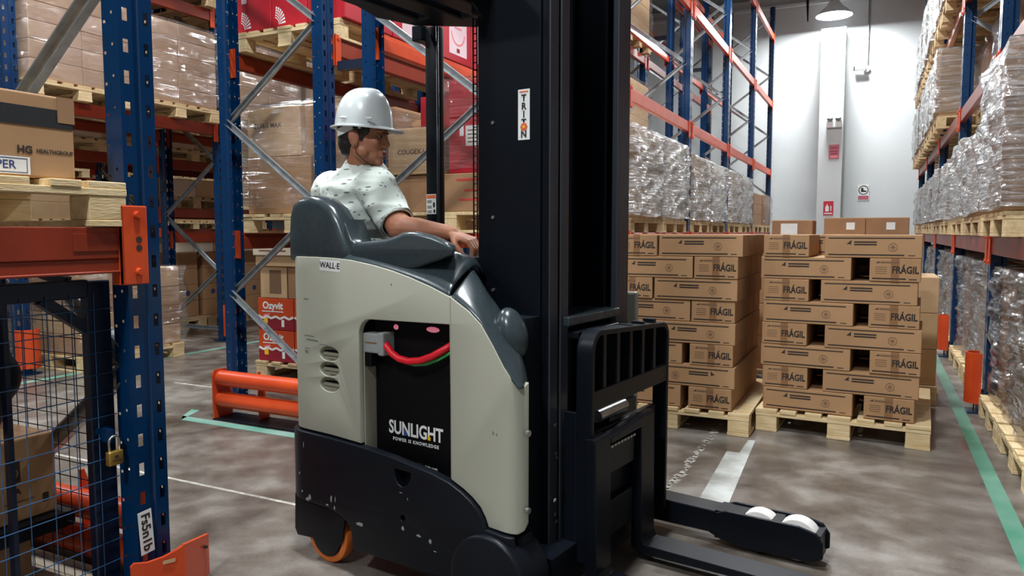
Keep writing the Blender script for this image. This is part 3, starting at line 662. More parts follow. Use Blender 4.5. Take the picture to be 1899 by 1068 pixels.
for k in range(0):
    for i in range(2): carton((-5.35+i*.42, 6.9, .002+k*.25), (.40, .40, .248), 'card2' if (i+k) % 2 else 'card', 'plain carton of the far column left of the orange-red ones', 'plain cartons left of the orange-red ones')
# left aisle rack (front -6.70) and racks behind it
A2 = [3.90, 6.17, 8.74, 11.31]
names = ['open bay', 'second bay', 'third bay']
for i, (a, b_) in enumerate(((3.90, 6.17), (6.17, 8.74), (8.74, 11.31))):
    hw = (b_-a-.2)/2
    for k in range(2):
        y0 = a+.09+k*(hw+.02); y1 = y0+hw-.02; nm = f'{names[i]}, {side[k]}'
        load(f'on left aisle rack second beam, {nm}', -7.8, -6.6, y0, y1, A2_LV[1]+.002, 1, 2, 5, .165, ['cardA', 'cardB'], 'film')
        if i < 2: load(f'on left aisle rack third beam, {nm}', -7.8, -6.6, y0, y1, A2_LV[2]+.002, 1, 2, 3, .25, ['cardA', 'cardB'], 'film')
        if i > 1: load(f'on left aisle rack first beam, {nm}', -7.8, -6.6, y0, y1, A2_LV[0]+.002, 1, 2, 3, .25, ['card', 'card2'], 'film')
        if i > 1: load(f'on left aisle rack floor, {nm}', -7.8, -6.6, y0, y1, .001, 1, 2, 3, .3, 'card', None)
# floor cartons of the rack behind with blue round marks
for i in range(3):
    y0 = 6.24+i*.74
    pallet((-7.90, y0, .001), PI/2, ['first', 'second', 'third'][i]+' floor pallet under plain cartons seen under the left aisle rack', w=.70, d=1.0)
    for k in range(4):
        for j in range(2):
            o = carton((-8.6, y0+.02+j*.33, .143+k*.21), (.58, .325, .208), 'card', f'plain {["left","right"][j]} carton, {["bottom","second","third","top"][k]} layer, {ORD[i]} floor pallet beyond the left aisle rack', 'plain cartons on the floor beyond the left aisle rack')
            if k == 1: MB().tube([(.5812, .16, .10), (.5822, .16, .10)], .035, 12).obj('print', M['inkb'], o)
for i in range(7):
    carton((-8.55, 6.26+i*.32, .143+.842), (.5, .31, .2 if i % 3 == 1 else .12), 'cardw' if i % 3 else 'card', f'small pale carton, {ORD[i]} from the near end, atop the floor stack beyond the left aisle', 'pale cartons topping the floor stack')
for i, (a, b_) in enumerate(((3.98, 6.1), (6.25, 8.6))):
    for lv, z in ((0, 1.55), (1, 2.15), (2, 3.0)):
        if i == 0 and lv == 0: continue
        hw = (b_-a)/2
        for k in range(2):
            load(f'in the shadowed rack, {["low","middle","high"][lv]} beam, {["near","far"][i]} bay, {side[k]}', -9.0, -7.86, a+k*hw, a+(k+1)*hw-.05, z+.002, 1, 2, 1 if lv < 2 else 2, .22, ['cardw', 'card2'], None)
for i in range(3):
    for lv, z in ((0, 0.0), (1, 1.3), (2, 2.1), (3, 2.9)):
        a = 3.98+i*2.57
        for k in range(2): load(f'in the rearmost rack, {["floor","first beam","second beam","third beam"][lv]}, {near[i]}, {side[k]}', -12.3, -11.2, a+k*1.2, a+k*1.2+1.1, z+.002, 1, 1, 2, .26, 'card2', None)
# beyond the cage, wrapped stack on the floor of the left aisle rack, open bay
load('seen through the mesh cage', -7.25, -6.25, 4.12, 5.2, .001, 1, 2, 4, .19, ['card', 'card2', 'card3'], 'film')

# ------------------------------------------------------------------ FRAGIL carton stacks
FL, FS, FH = .515, .265, .134
def fr_side(parent, ln, flip=False):        # long side print, on local y=0 face
    mb = MB(); n = -.0012
    mb.box((.02, n, FH-.022), (ln-.04, 0, FH-.016)); mb.box((.02, n, .014), (ln-.09, 0, .021)); mb.box((ln-.07, n, .014), (ln-.035, 0, .018))
    s = -1 if flip else 1; cx = ln*.38; X = lambda v: (ln-v) if flip else v
    mb.prism([(X(cx-.075), FH*.60), (X(cx-.05), FH*.78), (X(cx-.052), FH*.56), (X(cx-.058), FH*.60)][::s], n, 0, 1)
    mb.box((min(X(cx-.035), X(cx+.085)), n, FH*.66), (max(X(cx-.035), X(cx+.085)), 0, FH*.72)); mb.box((min(X(cx-.035), X(cx+.085)), n, FH*.55), (max(X(cx-.035), X(cx+.085)), 0, FH*.61))
    mb.obj('print', M['ink'], parent)
    rg = MB(); c = (X(ln*.71), FH*.47); ring = arc(c[0], c[1], .024, 0, 360, 24); r2 = arc(c[0], c[1], .021, 360, 0, 24); rg.prism(ring+r2, n, 0, 1)
    rg.box((c[0]-.012, n, c[1]-.004), (c[0]+.012, 0, c[1]+.004)); rg.box((c[0]-.008, n, c[1]+.008), (c[0]+.008, 0, c[1]+.011)); rg.box((c[0]-.008, n, c[1]-.012), (c[0]+.008, 0, c[1]-.009)); rg.obj('stamp', M['inkf'], parent)
def fr_end(parent, ln):
    mb = MB(); n = -.0012
    mb.box((.015, n, .014), (ln-.075, 0, .021)); mb.box((ln-.06, n, .013), (ln-.02, 0, .018))
    mb.prism([(.03, FH*.80), (.05, FH*.88), (.05, FH*.79), (.042, FH*.81)], n, 0, 1)
    mb.obj('print', M['ink'], parent)
    mf = MB().box((.055, n, FH*.80), (.155, 0, FH*.87))
    for q in range(4): mf.box((.03, n, FH*(.35+.09*q)), (.09, 0, FH*(.37+.09*q)))
    mf.obj('print', M['inkf'], parent)
    text('FRÁGIL', .056, M['ink'], parent, (ln-.080, -.0013, FH*.50), (1, 0, 0), (0, 0, 1), bold=.0018, sx=.76)
    MB().box((ln*.42, -.0008, 0), (ln*.58, 0, FH)).obj('tape', M['tape'], parent)
def side_tmpl(flip=False):
    o = D.objects.new('fragile_carton', carton_mesh(FL, FS, FH, 'card', .004)); COL.objects.link(o); fr_side(o, FL, flip); return o
def end_tmpl():
    o = D.objects.new('fragile_carton', carton_mesh(FS, FL, FH, 'card', .004)); COL.objects.link(o); fr_end(o, FS); return o
T_side, T_flip, T_end = side_tmpl(), side_tmpl(True), end_tmpl()
def dup(src, loc, rz, label, group):
    o = src.copy(); COL.objects.link(o); o.location = loc; o.rotation_euler = (0, 0, rz); tag(o, label, 'carton', group)
    for ch in src.children: c = ch.copy(); COL.objects.link(c); c.parent = o
    return o
def stack(P, rz, rows, name, right_only):
    R_ = Matrix.Rotation(rz, 3, 'Z'); P = Vector(P); n = len(rows)
    for k, row in enumerate(rows):
        pos = ['bottom', 'second', 'third', 'fourth', 'fifth', 'sixth', 'seventh', 'top'][k]
        for kind, x, dx in row:
            sh = random.uniform(-.006, .006)
            v = P + R_ @ Vector((x, sh, .145+k*.1362))
            src = {'S': T_side, 'F': T_flip, 'E': T_end}[kind]
            lab = f'carton showing its long printed side in the {pos} layer of the {name}' if kind in 'SF' else f'carton end lettered FRÁGIL in the {pos} layer of the {name}'
            if kind == 'E' and sum(1 for r in row if r[0] == 'E') > 1: lab = f'{dx} '+lab
            if kind in 'SF' and sum(1 for r in row if r[0] in 'SF') > 1: lab = f'{dx} '+lab
            dup(src, v, rz+random.uniform(-.008, .008), lab, 'FRÁGIL cartons of the '+name)
        # rear cartons: their backs fill the pallet behind
        for kind, x, dx in row:
            if kind in 'SF' and (dx == 'right' or not right_only): # behind a long side: another long one, then ends of the rear row
                v = P + R_ @ Vector((x, FS+.012, .145+k*.1362)); dup(T_side, v, rz, f'plain-backed carton inside the {name}', f'inner cartons of the {name}')
        ends = [x for kd, x, d_ in row if kd == 'E' and (d_ == 'right' or not right_only)]; sides = [x for kd, x, d_ in row if kd in 'SF' and (d_ == 'right' or not right_only)]
        for x in ends:   # rear half mirrored: long cartons behind ends
            xx = x+FS-FL if (right_only or x > .4) else x
            for q in range(2 if right_only else 1): v = P + R_ @ Vector((xx, FL+.02+q*(FS+.01), .145+k*.1362)); dup(T_side, v, rz, f'plain-backed carton inside the {name}', f'inner cartons of the {name}')
        for x in (sides if right_only else []):
            xe = x+FL-FS
            v = P + R_ @ Vector((xe, FL+.025, .145+k*.1362)); dup(T_end, v, rz, f'plain-backed carton inside the {name}', f'inner cartons of the {name}')
pallet((-.648, 4.812, 0.001), rad(-3), 'wooden pallet under the right-hand stack of FRÁGIL cartons', w=.967, d=1.2, m='wood')
rr = [(-.609, -.032), (-.616, -.263), (-.629, -.009), (-.625, -.259), (-.621, -.024), (-.622, -.289), (-.641, -.027), (-.627, -.275)]
rows = [[('S' if k % 2 == 0 else 'E', a+.648, 'left'), ('E' if k % 2 == 0 else 'S', b+.648, 'right')] for k, (a, b) in enumerate(rr)]
stack((-.648, 4.845, 0), rad(-3), rows, 'right-hand pallet stack', False)
pallet((-1.655, 4.60, 0.001), 0, 'wooden pallet under the left-hand stack of FRÁGIL cartons', w=1.0, d=1.2, m='wood')
LX = -1.655
l_ = [(-1.031, 0), (-1.265, 1), (-1.028, 0), (-1.268, 1), (-1.023, 0), (-1.260, 1), (-1.009, 0), (-1.233, 1)]
rows = []
for k, (a, s) in enumerate(l_):
    if s: rows.append([('F' if k == 1 else 'S', a-LX, 'right'), ('E', a-LX-FS-.012, 'left')])
    else:
        gap = .05 if k in (0, 2) else .008
        rows.append([('E', a-LX, 'right'), ('S', a-LX-FL-gap, 'left')])
stack((LX, 4.625, 0), 0, rows, 'left-hand pallet stack', True)
for t_ in (T_side, T_flip, T_end):
    for ch in list(t_.children): D.objects.remove(ch, do_unlink=True)
    D.objects.remove(t_, do_unlink=True)
# stacks further back
pallet((-.52, 6.05, .001), 0, 'wooden pallet behind the right-hand FRÁGIL stack, its corner showing at the green line', w=.95, d=1.2)
for k in range(3): carton((.02, 6.07, .143+k*.262), (.40, .56, .26), 'card2', ['lowest', 'middle', 'uppermost'][k]+' pale carton of the column peeping out right of the FRÁGIL stack')
for k in range(4): carton((-.50, 6.1, .143+k*.27), (.50, .56, .268), 'card', f'carton, {ORD[k]} from the floor, of the column behind the right-hand FRÁGIL stack', 'cartons of the rear column')
o = carton((-.37, 6.3, 1.225), (.295, .45, .135), 'card3', 'left of two dull cartons on top behind the right-hand FRÁGIL stack'); decal('paper_label', .06, .055, M['paper'], o, (.19, -.0012, .07), (1, 0, 0), (0, 0, 1))
o = carton((-.073, 6.3, 1.225), (.295, .45, .135), 'card3', 'right of two dull cartons on top behind the right-hand FRÁGIL stack'); decal('paper_label', .06, .055, M['paper'], o, (.17, -.0012, .07), (1, 0, 0), (0, 0, 1))
for k in range(4): carton((.02, 6.65, .143+k*.27), (.20, .5, .268), 'card', 'carton supporting the two dull ones behind the FRÁGIL stack', 'cartons under the dull ones')
pallet((-1.60, 6.2, .001), 0, 'wooden pallet behind the left-hand FRÁGIL stack', w=1.0, d=1.2)
for k in range(4): carton((-1.55, 6.22, .143+k*.266), (.93, .56, .264), 'card', f'large carton, {ORD[k]} from the floor, behind the left-hand FRÁGIL stack', 'cartons behind the left FRÁGIL stack')
o = carton((-.757, 6.3, 1.209), (.305, .4, .135), 'card3', 'single brown carton with a white paper on top between the two FRÁGIL stacks', tape=None); decal('paper_label', .125, .085, M['paper'], o, (.13, -.0012, .065), (1, 0, 0), (0, 0, 1))

# ------------------------------------------------------------------ near left rack: pallet, carton, cage, padlock
pallet((-2.17, .605, 1.267), PI/2, 'wooden pallet on the orange beam at the left edge', w=1.0, d=1.1, m='wood')
o = carton((-2.75, .62, 1.409), (.53, .85, .245), 'card', 'big brown carton with black band on the pallet at the left edge'); big = o
MB().box((.5285, .0, .150), (.5315, .845, .205)).obj('band', M['blacktape'], big); MB().box((.02, .848, .150), (.53, .8515, .178)).obj('band', M['blacktape'], big)
MB().box((.5285, .80, .168), (.5325, .852, .245)).obj('tape', M['card3'], big)
text('HG', .030, M['ink'], big, (.5312, .700, .078), (0, 1, 0), (0, 0, 1), bold=.0012)
text('HEALTHGROUP', .0155, M['ink'], big, (.5312, .788, .078), (0, 1, 0), (0, 0, 1), bold=.0006)
d = decal('paper_label', .30, .050, M['paper'], big, (.5315, .563, .032), (0, 1, 0), (0, 0, 1)); fr_ = MB()
for a, b in (((-.142, .019), (.142, .021)), ((-.142, -.021), (.142, -.019)), ((.140, -.021), (.142, .021))): fr_.box((a[0], a[1], 0), (b[0], b[1], .0003))
f2 = fr_.obj('label_border', M['inkb'], big); f2.matrix_local = frame_mat((.5317, .563, .032), (0, 1, 0), (0, 0, 1))
text('PAPER', .034, M['inkb'], big, (.5320, .625, .032), (0, 1, 0), (0, 0, 1), bold=.0005)
# mesh cage under the beam
cage = empty('mesh_cage', (-2.30, 1.58, 0), 0, 'dark blue mesh cage door with padlock under the near orange beam', 'cage')
CG = lambda y: y-1.58
MB().box((-.035, CG(1.54), .02), (.0, CG(1.625), 1.09)).obj('post', M['navy'], cage, bevel=.004, seg=1)
MB().box((-.035, CG(.45), 1.035), (.0, CG(1.55), 1.095)).obj('top_rail', M['navy'], cage, bevel=.004, seg=1)
MB().bar((-.018, CG(1.40), 1.04), (-.018, CG(1.55), .93), .03, .035).obj('corner_brace', M['navy'], cage)
MB().box((-.035, CG(1.285), .02), (-.01, CG(1.30), 1.035)).obj('post', M['navy'], cage)
MB().bar((-.03, CG(1.50), 1.09), (-.4, CG(1.35), 1.22), .03, .03).obj('corner_brace', M['navy'], cage)
WV = MB().tube([(0, 0, 0), (0, 0, 1)], .0018, 6).mesh('wire', M['blue'], smooth=True)
M['wire'] = mat('blue_wire', sr(70, 112, 156), None, .3, .2); WV.materials[0] = M['wire']
for i in range(14):
    o = link('wire', WV, cage, (.004, CG(.56+i*.077), .02)); o.scale = (1, 1, 1.03)
for j in range(14):
    o = link('wire', WV, cage, (.0075, CG(.55), .06+j*.072), (-PI/2, 0, 0)); o.scale = (1, 1, 1.075)
WV2 = WV.copy(); WV2.materials[0] = M['navy']
for i in range(24):
    o = link('wire', WV2, cage, (-.84, CG(.55+i*.045), .02)); o.scale = (1, 1, 1.2)
for j in range(20):
    o = link('wire', WV2, cage, (-.8365, CG(.55), .06+j*.06), (-PI/2, 0, 0)); o.scale = (1, 1, 1.05)
for i in range(14):
    o = link('wire', WV2, cage, (-.80+i*.058, CG(1.60), .02)); o.scale = (1, 1, 1.03)
for j in range(19):
    o = link('wire', WV2, cage, (-.82, CG(1.603), .06+j*.055), (0, PI/2, 0)); o.scale = (1, 1, .80)
MB().box((0, CG(1.565), .555), (.06, CG(1.575), .60)).box((0, CG(1.55), .58), (.006, CG(1.60), .60)).obj('hasp', M['blue'], cage)
pd = empty('padlock', (-2.235, 1.57, .482), 0, 'brass padlock with steel shackle hanging on the blue cage post', 'padlock')
MB().box((-.011, -.026, 0), (.011, .026, .048)).obj('body', M['brass'], pd, bevel=.005, seg=3, smooth='auto')
MB().tube([(0, -.018, .046), (0, -.018, .075)]+[(0, -.018*math.cos(rad(a)), .078+.018*math.sin(rad(a))) for a in range(0, 181, 20)]+[(0, .018, .046)], .0042, 10).obj('shackle', M['steel'], pd, smooth=True)
MB().box((.0111, -.015, .016), (.0116, .015, .019)).box((.0111, -.006, .026), (.0116, .006, .034)).obj('engraving', M['ink'], pd)
# cage content
o = carton((-3.05, .90, .26), (.45, .70, .285), 'card', 'brown carton with black square emblem inside the mesh cage'); cb_ = o
decal('print', .045, .075, M['ink'], o, (.4512, .555, .175), (0, 1, 0), (0, 0, 1)); rg = MB(); rg.prism(arc(0, 0, .016, 0, 360, 20)+arc(0, 0, .011, 360, 0, 20), 0, .0006, 2); r_ = rg.obj('print', M['inkf'], o); r_.matrix_local = frame_mat((.4513, .555, .170), (0, 1, 0), (0, 0, 1))
text('SA', .03, M['ink'], o, (.4512, .56, .105), (0, 1, 0), (0, 0, 1), bold=.001); decal('print', .10, .006, M['inkf'], o, (.4512, .57, .07), (0, 1, 0), (0, 0, 1)); decal('print', .02, .03, M['ink'], o, (.4512, .66, .06), (0, 1, 0), (0, 0, 1))
decal('tape', .06, .45, M['card3'], o, (.225, .45, .2862), (1, 0, 0), (0, 1, 0), .001)
MB().box((-3.10, .80, .205), (-2.55, 1.63, .258)).obj('black_board', M['blk'], None)
tag(D.objects['black_board'], 'black board under the carton in the mesh cage', 'board')
o = carton((-3.05, .85, .004), (.44, .66, .198), 'card3', 'dull carton at the bottom of the mesh cage, under the black board')
MB().box((-3.08, 1.28, .11), (-2.45, 1.40, .13)).obj('white_plank', M['cardw'], None); wp = D.objects['white_plank']; wp.location = (0, .28, -.10); tag(wp, 'pale plank lying on the floor of the mesh cage', 'plank')
bag = MB(); random.seed(5)
for c, r in (((0, 0, -.09), (.05, .10, .09)), ((.0, .02, -.19), (.06, .11, .10)), ((0, -.02, -.30), (.05, .09, .08)), ((0, .03, .0), (.03, .05, .03))): bag.ball(c, r)
bg = link('dark_bag', remesh(bag, 'dark_bag', M['blk'], .012, 6)); bg.location = (-2.42, 1.265, 0.99); tag(bg, 'dark bag hanging inside the mesh cage at the left edge', 'bag')
MB().tube([(0, .02, 0), (0, .02, .10)], .004, 6).obj('strap', M['blk'], bg)

# ------------------------------------------------------------------ reach truck  (local x = travel, y = to the left side, z up)
TP = Vector((-1.812, 2.168, 0)); TR = rad(-8)
truck = empty('reach_truck', TP, TR, 'beige and grey reach truck with tall black mast, carrying the seated driver', 'forklift')
def side_plate(name, outer, holes, l0, l1, bevel, m, parent=truck, cuts=(), bend=None, smooth=40):
    me = curve_plate(name, outer, holes, abs(l1-l0), bevel, M[m])
    me.transform(Matrix(((1, 0, 0, 0), (0, 0, 1, (l0+l1)/2), (0, 1, 0, 0), (0, 0, 0, 1))))
    bm = bmesh.new(); bm.from_mesh(me); bmesh.ops.remove_doubles(bm, verts=bm.verts, dist=.00005)
    for c in cuts:
        bmesh.ops.bisect_plane(bm, geom=bm.verts[:]+bm.edges[:]+bm.faces[:], plane_co=(c, 0, 0), plane_no=(1, 0, 0), dist=1e-6)
    if bend:
        for v in bm.verts: v.co = bend(v.co)
    bmesh.ops.recalc_face_normals(bm, faces=bm.faces)
    bm.to_mesh(me); bm.free()
    for p in me.polygons: p.use_smooth = True
    me.set_sharp_from_angle(angle=rad(smooth))
    return link(name, me, parent)
def bend(l_out, r, sa, sb):
    """round the plan: straight for sa<s<sb, quarter arcs of radius r beyond"""
    def f(co):
        s, l, z = co; off = l-l_out
        if s < sa:
            t = (sa-s)/r
            if t <= PI/2: return Vector((sa-(r-off)*math.sin(t), l_out+r-(r-off)*math.cos(t), z))
            return Vector((sa-(r-off), l_out+r+(sa-s)-r*PI/2, z))
        if s > sb:
            rb = .05; t = min((s-sb)/rb, PI/2)
            return Vector((sb+(rb-off)*math.sin(t), l_out+rb-(rb-off)*math.cos(t)+max(0, (s-sb)-rb*PI/2), z))
        return co
    return f
RC = .10; SA = -.108
REAR = -(RC*PI/2+.92)+SA      # developed length round the tail
cuts = [SA-RC*PI/2*i/8 for i in range(9)]+[.82+.05*PI/2*i/5 for i in range(6)]
top = [(-.03, 1.158), (.06, 1.156), (.153, 1.151), (.266, 1.135), (.35, 1.119), (.43, 1.099), (.52, 1.072), (.607, 1.040), (.678, 1.000), (.725, .962), (.768, .903), (.813, .834), (.851, .791), (.872, .772), (.905, .785)]
bot = [(.905, .34), (.885, .318), (.86, .310), (.80, .313), (.754, .316), (.742, .345), (.722, .375), (.690, .400), (.655, .420), (.604, .442), (.531, .459), (.44, .470), (.35, .482), (.261, .490), (.173, .496), (.039, .502), (-.101, .504)]
outer = [(REAR, 1.16)]+top+bot+[(REAR, .506)]
hole = [(.188, .500)]+[(.188, .890)]+arc(.243, .890, .055, 180, 90, 6)[1:-1]+[(.243, .945), (.599, .952), (.604, .446), (.531, .463), (.44, .474), (.35, .486), (.261, .494)]
ell = lambda cx, cz, a, b: [(cx+a*math.cos(rad(t)), cz+b*math.sin(rad(t))) for t in range(0, 360, 20)]
vents = [ell(.033, zc, .051, .0275) for zc in (.804, .747, .690)]
outer2 = [(REAR, 1.16)]+top+[(.905, .34), (.885, .318), (.86, .310), (.80, .313), (.754, .316), (.742, .345), (.722, .375), (.690, .400), (.655, .420), (.604, .442)]+hole[:0]
# the opening reaches the skirt, so it is cut out of the outline itself
outer2 += [(.599, .952), (.243, .945)]+arc(.243, .890, .055, 90, 180, 6)[1:]+[(.188, .495), (.039, .502), (-.101, .504), (REAR, .506)]
side = side_plate('side_panel', outer2, vents, -.05, -.026, .003, 'beige', cuts=cuts, bend=bend(-.05, RC, SA, .82))
# skirt
sk = [(REAR, .500), (-.101, .497), (.039, .495), (.173, .489), (.261, .484), (.35, .476), (.44, .464), (.531, .453), (.604, .436), (.655, .414), (.690, .394), (.722, .369), (.742, .340), (.752, .312), (.80, .308), (.86, .304), (.87, .12), (.155, .10), (.150, .165), (.130, .195), (.103, .213), (.031, .228), (-.097, .232), (REAR, .245)]
skirt = side_plate('skirt', sk, [ell(.402, .437, .042, .001)] if False else [[(.362, .440), (.442, .438), (.435, .410), (.42, .388), (.40, .380), (.382, .388), (.369, .410)], ell(.402, .272, .011, .011)], -.066, -.03, .004, 'blk', cuts=cuts, bend=bend(-.066, RC+.016, SA, .82))
MB().box((.34, -.028, .25), (.46, -.02, .46)).obj('skirt_recess', M['blk3'], truck)
random.seed(3)
sc = MB()
for (s0, z0, w_, h_) in [(-.09, .235, .03, .02), (-.115, .262, .012, .012), (-.075, .243, .02, .03), (.045, .258, .012, .035), (.068, .262, .006, .03), (.062, .232, .010, .02), (.02, .238, .02, .008), (.398, .232, .018, .022), (.425, .342, .004, .012), (.39, .36, .02, .003), (.466, .225, .03, .012), (.52, .215, .018, .022), (.54, .19, .02, .004), (-.10, .44, .004, .03), (-.127, .33, .008, .012), (.18, .20, .05, .018)]:
    w_ *= .62; h_ *= .62
    sc.prism([(s0, z0), (s0+w_*random.uniform(.6, 1), z0-h_*.2), (s0+w_, z0+h_*random.uniform(.3, .9)), (s0+w_*.4, z0+h_), (s0-w_*.1, z0+h_*.5)], -.0668, -.0655, 1)
tag(sc.obj('paint_chips', M['plug'], truck), kind='stuff')
mk = MB()
for (s0, z0, w_, h_) in [(-.10, .862, .06, .004), (-.09, .846, .07, .006), (-.10, .815, .03, .003), (-.098, .80, .02, .01), (-.02, .835, .05, .003), (-.10, 1.0, .03, .004), (.345, 1.07, .006, .006), (.77, .62, .006, .01), (.785, .618, .004, .008), (.70, .335, .004, .012)]:
    mk.prism([(s0, z0), (s0+w_, z0-h_*.5), (s0+w_*.9, z0+h_*.6), (s0+w_*.1, z0+h_)], -.0508, -.0495, 1)
tag(mk.obj('scuffs', M['scuff'], truck), kind='stuff')
MB().box((.603, -.0506, .952), (.606, -.049, 1.04)).box((.6035, -.0506, .446), (.606, -.049, .952)).obj('panel_seam', M['beige2'], truck)
for i, zc in enumerate((.804, .747, .690)):
    MB().prism(ell(.033, zc, .06, .036), -.030, -.0265, 1).obj('vent_back', M['beige2'], truck); MB().prism([(-.012, zc+.008), (.033, zc+.013), (.078, zc+.008), (.078, zc+.003), (-.012, zc+.003)], -.0312, -.0298, 1).obj('vent_gap', M['blk3'], truck)
    MB().prism([(-.012, zc-.008), (.08, zc-.008), (.08, zc+.002), (-.012, zc+.002)], -.036, -.029, 1).obj('vent_slat', M['beige2'], truck)
for zc in (.63, .385): MB().tube([(.872, -.012, zc), (.884, -.012, zc)], .010, 10).obj('screw', M['steel'], truck)
# battery bay
MB().box((.19, -.03, .42), (.195, .03, .89)).obj('bay_jamb', M['beige2'], truck)
MB().box((.20, .022, .35), (.66, .09, .99)).obj('battery', M['blk3'], truck)
bt = MB().box((.19, -.026, .955), (.62, .08, .975)).obj('bay_roof', M['blk3'], truck)
text('SUNLIGHT', .066, M['inkw'], truck, (.386, .0212, .552), (1, 0, 0), (0, 0, 1), bold=.0018, sx=.80)
text('POWER IS KNOWLEDGE', .0165, M['inkw'], truck, (.386, .0212, .512), (1, 0, 0), (0, 0, 1), bold=.0006, space=1.25, sx=.98)
text('www.sunlight.com', .015, M['inkw'], truck, (.43, .0212, .434), (1, 0, 0), (0, 0, 1), bold=.0004)
MB().prism([(.336, .531), (.350, .531), (.336, .552)], .0205, .0212, 1).obj('logo_mark', M['logoblue'], truck)
MB().prism([(.444, .531), (.457, .531), (.457, .541), (.444, .551)], .0195, .0206, 1).obj('logo_mark', M['yellow'], truck)
MB().box((.188, -.030, .822), (.268, .035, .893)).box((.262, -.034, .816), (.290, .03, .899)).obj('power_connector', M['plug'], truck, bevel=.006)
MB().box((.20, -.0308, .856), (.255, -.0298, .862)).obj('print', M['inkf'], truck)
MB().box((.192, -.028, .772), (.225, .0, .825)).obj('latch', M['blk3'], truck, bevel=.004)
cv = [(.270, -.010, .866), (.292, -.018, .852), (.320, -.022, .829), (.355, -.024, .814), (.40, -.024, .809), (.45, -.022, .816), (.50, -.018, .835), (.54, -.008, .858), (.575, .022, .885)]
MB().tube(cv, .0125, 12).obj('power_cable', M['cable'], truck, smooth=True)
MB().tube([(a+.015, b+.012, c-.012) for a, b, c in cv[3:]], .006, 8).obj('ground_cable', M['tealtab'], truck, smooth=True)
MB().ball((.30, .0225, .915), (.012, .004, .010)).obj('status_light', M['redled'], truck)
MB().ball((.47, .0225, .918), (.03, .004, .010)).obj('status_light', M['redled'], truck)
# name tag on the flank
decal('name_sticker', .104, .040, M['paper'], truck, (.046, -.0506, 1.128), (1, 0, -.05), (.05, 0, 1))
text('WALL·E', .030, M['ink'], truck, (.046, -.0515, 1.128), (1, 0, -.05), (.05, 0, 1), bold=.0007)
# chassis behind the shell
ch = MB().box((-.195, .06, .24), (.15, .93, .56)).box((.15, .04, .13), (.80, .95, .56)).box((.20, -.022, .13), (.86, .04, .30)).box((.15, .09, .56), (.19, .20, 1.0)).box((.62, .09, .56), (.80, .18, .97)).box((.80, .10, .06), (.90, .98, .19))
ch.obj('chassis', M['blk'], truck)
MB().box((.19, .095, .56), (.62, .16, .985)).obj('battery_case', M['blk3'], truck)
MB().box((-.10, .93, .24), (.80, .97, 1.0)).obj('far_panel', M['beige'], truck, bevel=.01)
# grey upper mouldings
bk = [(-.196, 1.14), (-.197, 1.23), (-.189, 1.312), (-.172, 1.355), (-.128, 1.379), (-.066, 1.385), (-.008, 1.373), (.049, 1.338), (.085, 1.289), (.108, 1.24), (.130, 1.20), (.142, 1.135)]
side_plate('seat_back_wing', bk, [], -.044, .060, .030, 'grey', smooth=60)
sb = [(.075, 1.145), (.083, 1.20), (.096, 1.26), (.10, 1.295), (.118, 1.262), (.135, 1.225), (.16, 1.205), (.20, 1.20), (.20, 1.145)]
side_plate('seat_shoulder', sb, [], -.03, .075, .010, 'grey', smooth=60)
MB().box((-.196, .03, 1.10), (-.13, .92, 1.235)).obj('seat_back', M['grey'], truck, bevel=.03, seg=4, smooth='auto')
am = [(.148, 1.150), (.146, 1.208), (.20, 1.216), (.26, 1.220), (.32, 1.226), (.365, 1.238), (.40, 1.249), (.44, 1.252), (.48, 1.248), (.53, 1.238), (.575, 1.224), (.622, 1.204), (.618, 1.176), (.565, 1.160), (.50, 1.141), (.455, 1.127), (.412, 1.120), (.36, 1.119), (.30, 1.128), (.23, 1.140)]
side_plate('armrest', am, [], -.036, .12, .018, 'grey', smooth=70, bend=lambda c: Vector((c.x-.012-max(0, c.y+.03)*.80*min(1, max(0, (c.x-.22)/.25)), c.y, c.z)))
nh = [(.10, 1.156), (.153, 1.153), (.21, 1.147), (.266, 1.138), (.32, 1.128), (.37, 1.117), (.43, 1.102), (.48, 1.088), (.52, 1.075), (.56, 1.061), (.585, 1.052), (.599, 1.047)]
fh_ = [(.06, 1.19), (.12, 1.19), (.18, 1.19), (.24, 1.19), (.30, 1.19), (.36, 1.19), (.42, 1.19), (.48, 1.188), (.53, 1.181), (.565, 1.170), (.583, 1.154), (.588, 1.136)]
hm = MB(); rws = []
for tt, dz in ((-.02, -.03), (0, 0), (.06, .010), (.25, .016), (.5, .014), (.8, .006), (1, 0), (1.25, -.004), (1.4, -.04)):
    t1 = min(max(tt, 0), 1); rws.append([(a+(c_-a)*t1, -.047+.147*tt, b_+(d_-b_)*t1+dz) for (a, b_), (c_, d_) in zip(nh, fh_)])
n_ = len(nh); hm.v = [v for r in rws for v in r]
for j in range(len(rws)-1):
    for k in range(n_-1): hm.f.append((j*n_+k, j*n_+k+1, (j+1)*n_+k+1, (j+1)*n_+k))
ho = hm.obj('hood', M['grey'], truck, smooth=True, fix=True); sd_ = ho.modifiers.new('thick', 'SOLIDIFY'); sd_.thickness = .006
ss_ = ho.modifiers.new('soft', 'SUBSURF'); ss_.levels = 1; ss_.render_levels = 1
side_plate('dashboard', [(.34, .95), (.34, 1.10), (.38, 1.145), (.46, 1.165), (.52, 1.16), (.535, 1.08), (.535, .95)], [], .15, .42, .015, 'grey', smooth=60)
near_ = [(.604, 1.043), (.620, 1.036), (.650, 1.020), (.678, 1.004), (.703, .985), (.727, .966), (.748, .938), (.770, .906), (.792, .873), (.815, .837), (.834, .815), (.853, .794), (.866, .782), (.872, .774)]
